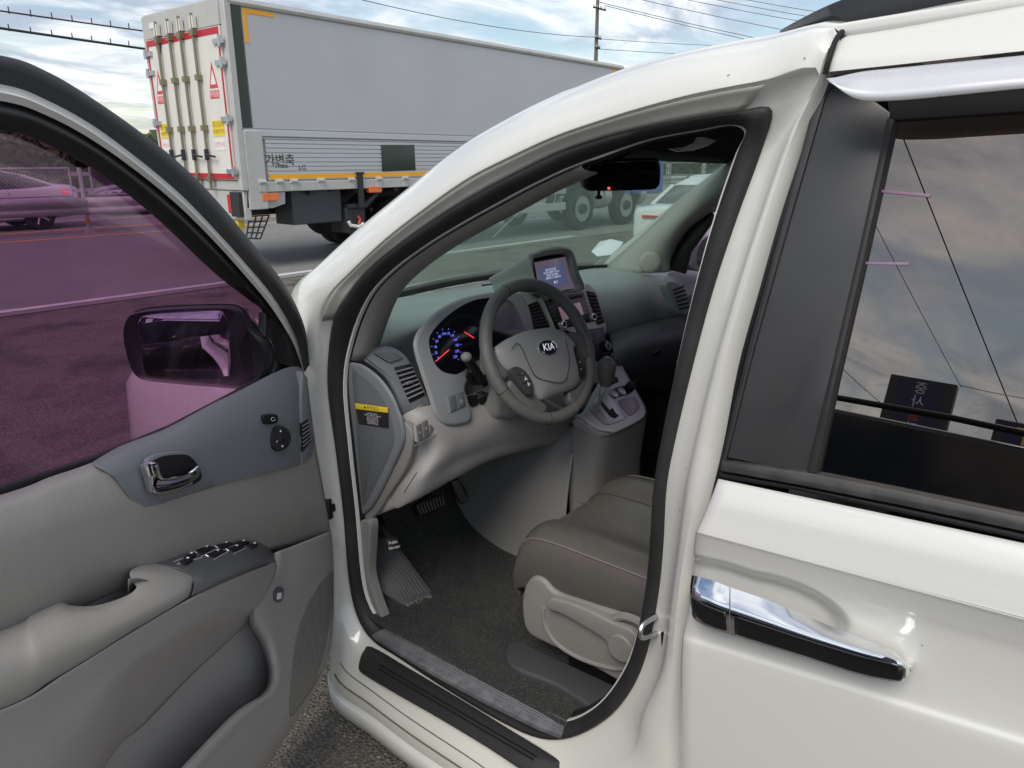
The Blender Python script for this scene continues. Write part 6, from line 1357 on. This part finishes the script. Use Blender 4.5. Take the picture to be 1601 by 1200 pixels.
def console():
    n = Vector((0, -.62, .785)).normalized(); c = Vector((1.95, 1.25, .82))
    def K(px, py, o=0.0): return VP(px, py, c+n*o, n)
    top = [(902, 652), (914, 640), (926, 615), (942, 588), (956, 552), (966, 554), (980, 584), (994, 608), (1008, 634), (1010, 646), (1002, 656), (964, 675), (946, 678), (928, 670)]
    tp = pl('console_top', top, lambda a, b: K(a, b, .0), n, .03, mat('mauve_silver_panel', (0.44, 0.43, 0.435), .36, .25), .006, 70, van, 3)
    # body below
    P = spl([K(*p, -.012) for p in top], 70, True); ce = sum(P, Vector())/70
    mb = MB(); mb.loft([[p+(p-ce)*.03 for p in P], [Vector((p.x, p.y+.01, p.z-.05))+(p-ce)*.06 for p in P], [Vector((p.x, p.y+.03, p.z*.5+.22))+Vector(((p.x-ce.x)*.05, (p.y-ce.y)*.1, 0)) for p in P], [Vector((p.x+(p.x-ce.x)*.05, p.y+.02, .30)) for p in P]], cu=True)
    mb.obj('console_body', mat('console_grey', (0.25, 0.247, 0.24), .5, bump=(450, .3, 'v')), van, ang=60)
    # tunnel side between console and foot well
    rows = [[Vector((x+(.04 if y < 1.2 else 0), y, z if y > 1.3 else min(z, .80))) for y in (1.94, 1.8, 1.65, 1.5, 1.4, 1.3)] for x, z in ((1.74, .295), (1.765, .42), (1.785, .55), (1.81, .66), (1.84, .74), (1.90, .78))]
    surf('tunnel_side', rows, mat('console_grey', (0.25, 0.247, 0.24), .5), van, 40, 24)
    MB().tube(spl([K(*p, .004) for p in ((850, 625), (880, 640), (910, 654), (934, 670), (955, 674))], 30), .006, 8).obj('console_edge', M_SILVER, tp)
    gp = pl('shift_gate', [(923, 640), (932, 624), (944, 612), (950, 613), (966, 634), (980, 651), (974, 656), (954, 663), (946, 662), (932, 652)], lambda a, b: K(a, b, .004), n, .006, mat('satin_gate', (.42, .42, .43), .3, .7), .002, 0, tp)
    pl('gate_slot', [(936, 627), (941, 626), (953, 640), (958, 637), (962, 644), (968, 650), (961, 654), (954, 651), (945, 640)], lambda a, b: K(a, b, .0046), n, .003, M_DEEP, .0005, 0, gp)
    u = Vector((1, 0, 0)); vv = n.cross(u); vv = vv if vv.z > 0 else -vv
    for s, p in (('P', (929, 634)), ('R', (937, 642)), ('N', (941.5, 647)), ('D', (946, 652))):
        m_ = MB(); text(m_, s, .014, K(*p, .0046), u, vv, 0); m_.obj('gear_letter', M_KSTK, gp, ang=0)
    b0, b1, b2 = K(937, 630, 0), V(941, 612, x=1.93), V(947, 600, x=1.94)
    lv = MB().tube([b0, b1, b2], [.008, .008, .010], 10).obj('gear_lever', M_SILVER, van)
    kc = [V(946, 604, x=1.94), V(947, 592, x=1.945), V(948, 578, x=1.95), V(949, 566, x=1.955), V(950, 558, x=1.955)]
    MB().tube(spl(kc, 16), [v.x for v in spl([Vector((w, 0, 0)) for w in (.016, .026, .031, .028, .010)], 16)], 16).obj('gear_knob', M_WHEELL, lv, ang=180)
    so = pl('socket_panel', [(953, 610), (966, 604), (980, 601), (990, 607), (986, 614), (962, 622)], lambda a, b: K(a, b, .002), n, .004, M_BLACK, .002, 0, tp)
    for p in ((960, 616), (972, 612)):
        q = K(*p, .003); MB().lathe(q, n, [(0, .016), (.005, .015), (.006, .011), (.002, .009), (.002, .001)], 20).obj('socket', M_SILVER, so)
    q = K(983, 607, .003); MB().lathe(q, n, [(0, .018), (.02, .017), (.024, .010)], 18).obj('lighter_plug', M_DEEP, so)
    MB().tube([q+n*.015, q+n*.02+Vector((.035, 0, .01))], .006, 8).obj('plug_arm', M_DEEP, so)
    pl('ash_lid', [(967, 626), (978, 622), (992, 619), (1000, 634), (998, 640), (986, 649), (976, 641)], lambda a, b: K(a, b, .003), n, .005, mat('mauve_lid', (.25, .20, .25), .35, .3), .002, 40, tp)
    pl('coin_tray', [(957, 590), (964, 588), (968, 596), (956, 602)], lambda a, b: K(a, b, .001), n, .003, M_DEEP, .0005, 0, tp)
console()

def footwell():
    # carpet: floor, toe board and left kick area
    rows = []
    for y, z in ((-.6, .305), (.3, .305), (.9, .305), (1.35, .305), (1.6, .315), (1.78, .40), (1.9, .62), (1.95, .95)):
        rows.append([Vector((x, y, z+(.0 if 1.2 < x < 2.0 else .01))) for x in (1.17, 1.3, 1.5, 1.7, 1.9, 2.2, 2.6, 2.85)])
    g = [spl(r, 40) for r in rows]; cols = [spl([g[i][j] for i in range(len(rows))], 50) for j in range(40)]
    MB().loft(cols).obj('carpet', ground_mat('gritty_carpet', (.036, .043, .045), (.068, .071, .067), (.125, .12, .105), 7, 260, .9), van, ang=180, solid=.01)
    MB().box((1.2, 1.96, .42), (2.85, 1.98, 1.16)).obj('firewall', M_DEEP, van)
    # kick panel
    kq = [(556, 822), (577, 816), (578, 850), (576, 896), (586, 935), (600, 978), (585, 988), (566, 935), (558, 880)]
    pl('kick_panel', kq, lambda a, b: V(a, b, x=1.195), (-1, 0, 0), .03, M_LGREY, .005, 44, van, 3)
    # foot rest
    n = Vector((-.12, -.66, .74)).normalized(); c = V(632, 944, z=.325)
    def K(px, py, o=0.0): return VP(px, py, c+n*o, n)
    fr = pl('foot_rest', [(578, 846), (600, 838), (612, 838), (674, 922), (672, 930), (632, 946), (586, 918)], K, n, .04, mat('foot_rest_rubber', (.075, .076, .078), .6, var=(30, .5, (.16, .155, .14))), .004, 0, van)
    for k in range(8):
        f = k/7; MB().tube([K(592+f*18, 862-f*14, .001), K(630+f*36, 936-f*11, .001)], .0022, 5).obj('ridge', mat('ridge_rubber', (.13, .13, .13), .6), fr)
    rnd = random.Random(2); mb = MB()
    for k in range(16):
        a = K(634+k*2.6, 945-k*1.1, .002); mb.tube([a, a+Vector((rnd.uniform(-.008, .008), -rnd.uniform(.004, .014), -rnd.uniform(0, .012)))], .0009, 3)
    fy = mb.obj('frayed_edge', mat('frayed_thread', (.32, .30, .26), .9), fr, ang=0); fy['kind'] = 'stuff'
    # parking brake pedal
    n2 = Vector((-.2, -.85, .45)).normalized(); c2 = V(615, 850, y=1.50)
    pk = pl('parking_brake_pedal', [(603, 843), (621, 838), (627, 852), (627, 860), (609, 863), (606, 852)], lambda a, b: VP(a, b, c2, n2), n2, .02, M_BLACK, .003, 0, van)
    u = (VP(621, 846, c2, n2)-VP(603, 849, c2, n2)).normalized(); vv = n2.cross(u); vv = vv if vv.z > 0 else -vv
    m_ = MB(); text(m_, 'PUSH', .011, VP(614.5, 848, c2+n2*.0004, n2), u, vv, 0); text(m_, 'ON-OFF', .0095, VP(616.5, 856, c2+n2*.0004, n2), u, vv, 0); m_.obj('pedal_text', M_MARKW, pk, ang=0)
    MB().tube([V(612, 842, y=1.52), V(600, 825, y=1.60), V(592, 805, y=1.68)], .009, 8).obj('pedal_arm', M_BLACK, pk)
    # brake and accelerator
    n3 = Vector((-.1, -.9, .42)).normalized(); c3 = V(672, 791, y=1.66)
    bp = pl('brake_pedal', [(648, 791), (660, 781), (690, 772), (695, 777), (697, 788), (690, 795), (668, 806), (656, 806)], lambda a, b: VP(a, b, c3, n3), n3, .02, M_BLACK, .003, 0, van)
    for k in range(9):
        f = k/8; MB().tube([VP(652+f*40, 789-f*15, c3+n3*.0006, n3), VP(659+f*36, 804-f*14, c3+n3*.0006, n3)], .0016, 4).obj('ridge', mat('pedal_ridge', (.2, .2, .19), .5), bp)
    MB().tube([V(668, 790, y=1.68), V(664, 770, y=1.78), V(660, 745, y=1.86)], .010, 8).obj('pedal_arm', M_DEEP, bp)
    c4 = V(720, 770, y=1.72); n4 = Vector((-.25, -.88, .4)).normalized()
    ap = pl('accelerator_pedal', [(704, 752), (716, 748), (728, 765), (733, 782), (724, 787), (712, 775)], lambda a, b: VP(a, b, c4, n4), n4, .015, M_BLACK, .003, 0, van)
    for k in range(5):
        f = k/4; MB().tube([VP(707+f*8, 752-f*2, c4+n4*.0006, n4), VP(722+f*9, 785-f*3, c4+n4*.0006, n4)], .0014, 4).obj('ridge', mat('pedal_ridge', (.2, .2, .19), .5), ap)
    # seat rail cover on the floor
    rc = [(792, 1010), (812, 1000), (850, 1018), (990, 1085), (985, 1105), (950, 1118), (870, 1070), (800, 1040)]
    pl('seat_rail_cover', rc, lambda a, b: V(a, b, z=.335), (0, 0, 1), .03, mat('grey_rail_cover', (0.055, 0.055, 0.058), .55), .01, 44, van, 3)
footwell()

def seat():
    # cushion: sections from front to back
    prof = [(1.345, .52), (1.335, .60), (1.352, .658), (1.40, .690), (1.46, .685), (1.50, .665), (1.60, .660), (1.70, .665), (1.76, .688), (1.82, .690), (1.87, .66), (1.885, .60), (1.875, .52)]
    rows = []
    for k, (y, s, dz) in enumerate(((1.155, .05, -.16), (1.165, .50, -.10), (1.150, .80, -.05), (1.115, .95, -.012), (1.05, 1.0, .006), (.9, 1.0, .004), (.7, 1.01, -.004), (.5, 1.02, -.01))):
        row = []
        for x, z in prof:
            xx = 1.61+(x-1.61)*(.90+.10*s if k < 4 else s); zz = .56+(z-.56)*s+dz*.55
            row.append(Vector((xx, y+(.02*math.cos((x-1.61)*5) if k < 5 else 0), zz)))
        rows.append(row)
    o = surf('seat_cushion', rows, M_LEATHER, van, 60, 60, 80)
    # piping seams and panel seams, in the surface
    def at(f, g):
        gg = [spl(r, 60) for r in rows]; return spl([gg[i][int(f*59)] for i in range(len(rows))], 60)[int(g*59)]
    for nm, f, dz in (('piping', .19, .002), ('panel_seam', .40, .001), ('panel_seam', .60, .001), ('piping', .80, .002)):
        gg = [spl(r, 60)[int(f*59)] for r in rows]; s = spl(gg, 40)[8:]
        MB().tube([p+Vector((0, 0, dz)) for p in s], .0032 if nm == 'piping' else .0022, 5).obj(nm, mat('dark_stitch', (.06, .053, .047), .6) if nm != 'piping' else mat('stitch_taupe', (.17, .15, .135), .5), o)
    # cross stitching on the front panel
    m_ = MB(); m_.tube(spl([V(*p, x=x)+Vector((-.004, 0, .004)) for p, x in (((905, 786), 1.45), ((925, 792), 1.47), ((950, 815), 1.46), ((1000, 850), 1.45))], 20), .0015, 4); m_.obj('cushion_seam', mat('dark_stitch', (.06, .053, .047), .6), o)
    # side shell
    sh = [(815, 955), (817, 925), (825, 908), (836, 902), (850, 908), (870, 928), (920, 945), (1010, 972), (1050, 985), (1050, 1110), (990, 1080), (920, 1040), (870, 1015), (825, 990)]
    ss = pl('seat_side_shell', sh, lambda a, b: V(a, b, x=1.325), (-1, 0, 0), .10, M_LGREY, .012, 70, van, 4)
    MB().tube(spl([V(*p, x=1.324) for p in ((850, 950), (852, 975), (870, 1005), (910, 1030), (960, 1045), (985, 1042))], 30), .006, 8).obj('shell_rib', M_LGREY, ss)
    lv = [(853, 944), (858, 936), (870, 937), (910, 950), (955, 972), (985, 985), (996, 1000), (996, 1015), (985, 1030), (972, 1036), (958, 1030), (950, 1018), (945, 1002), (920, 985), (880, 962), (856, 953)]
    pl('seat_lever', lv, lambda a, b: V(a, b, x=1.303), (-1, 0, 0), .018, M_LGREY, .007, 70, ss, 3)
    c = V(972, 1012, x=1.300); MB().lathe(c, (-1, 0, 0), [(0, .036), (.005, .036), (.008, .033), (.009, .001)], 28).obj('recliner_cap', M_LGREY, ss)
    MB().tube(spl([V(*p, x=1.32) for p in ((958, 968), (975, 963), (1000, 972), (1012, 985))], 14), .011, 8).obj('recliner_tube', M_LGREY, ss)
    MB().box((1.37, .45, .31), (1.85, 1.0, .53)).obj('seat_base', M_BLACK, van)
    # backrest behind the centre pillar
    br = [[Vector((1.61+(x-1.61)*s, .50-.42*g+dy, .62+.62*g)) for x, dy in ((1.36, -.06), (1.37, .02), (1.43, .03), (1.52, 0), (1.70, 0), (1.79, .03), (1.85, .02), (1.86, -.06))] for g, s in ((0, 1), (.3, 1.02), (.6, 1.0), (.85, .92), (1, .7))]
    surf('seat_backrest', br, M_LEATHER, van, 40, 30, 80, .08)
    hr = MB().box((1.48, .02, 1.30), (1.74, .12, 1.48)).obj('head_rest', M_LEATHER, van, bevel=.04)
    # passenger seat
    MB().box((2.16, .5, .50), (2.70, 1.05, .66)).obj('passenger_cushion', M_LEATHER, van, bevel=.06)
    MB().box((2.16, .02, .62), (2.70, .2, 1.28), Matrix.Rotation(math.radians(-0), 4, 'X')).obj('passenger_backrest', M_LEATHER, van, bevel=.06)
seat()
# right side mirror seen through the far window
c = V(1100, 392, x=3.08); mb = MB(); mb.ell(c, (.11, .08, .085), 20, 12); rm_ = mb.obj('right_mirror', M_WHITE, van)
mb = MB(); mb.ell(c+Vector((-.008, -.03, -.004)), (.10, .07, .078), 20, 12); mb.obj('mirror_rim', M_BLACK, rm_)
mb = MB(); mb.slab([c+Vector((-.085+.0, -.10, z)) if False else c+Vector((x, -.104, z)) for x, z in ((-.07, -.05), (.07, -.05), (.075, .045), (-.06, .05))], (0, -1, 0), .01, .003); mb.obj('mirror_glass', mat('mirror_silver', (.55, .55, .58), .02, 1.0), rm_)
plq = [V(*p, x=2.80) for p in ((1040, 420), (1048, 398), (1075, 360), (1110, 332), (1118, 340), (1078, 395), (1070, 428))]
MB().slab(plq, (-1, 0, 0), .02, .004).obj('right_sail', M_BLACK, van)
MB().box((2.80, .3, .32), (2.90, 1.97, 1.08)).obj('right_door_trim', mat('charcoal_lower_dash', (0.11, 0.112, 0.118), .5), van, bevel=.03)
# ---- rest of the left flank behind the sliding door, and the rear post of the open door's window frame
def rear_flank():
    def sx(z): return 1.085+(z-1.08)*.235
    y1 = -1.80
    def strip(nm, z0, z1, o, mt, th, yo=0.0, y0=None):
        y0 = -.09+yo if y0 is None else y0
        P = [Vector((sx(z0)-o, y0, z0)), Vector((sx(z0)-o, y1, z0)), Vector((sx(z1)-o, y1, z1)), Vector((sx(z1)-o, y0, z1))]
        return MB().slab(P, Vector((-1, 0, .235)).normalized(), th, .003).obj(nm, mt, van)
    ys = VP(1800, 500, Vector((1.085, 0, 1.08)), Vector((-1, 0, .235)).normalized()).y
    strip('rear_side_window', 1.09, 1.655, -.006, G_SLIDE, .005, y0=ys+.002)
    yb = V(1760, 860, x=1.08).y
    strip('rear_belt_moulding', 1.065, 1.10, .012, M_MOLD, .03, y0=yb)
    yr = V(1760, 30, x=1.2).y
    rows = [[Vector((x, y, z)) for y in (yr, -.6, -1.2, y1)] for x, z in ((1.285, 1.80), (1.225, 1.765), (1.196, 1.725), (1.192, 1.70), (1.21, 1.69))]
    MB().loft(rows).obj('rear_roof_rail', M_WHITE, van, ang=60, solid=.004)
    strip('rear_upper_frame', 1.64, 1.695, .001, M_DEEP, .012, y0=yr)
    strip('rear_corner_post', 1.07, 1.70, .006, M_WHITE, .04, y0=y1+.14)
    P = [D(*p, .006) for p in ((-425, 60), (-385, 62), (-385, 900), (-425, 912))]
    for o in bpy.data.objects:
        if o.name == 'front_door': MB().slab(P, DN, .05, .006).obj('rear_frame_post', M_BLACK, o)
rear_flank()
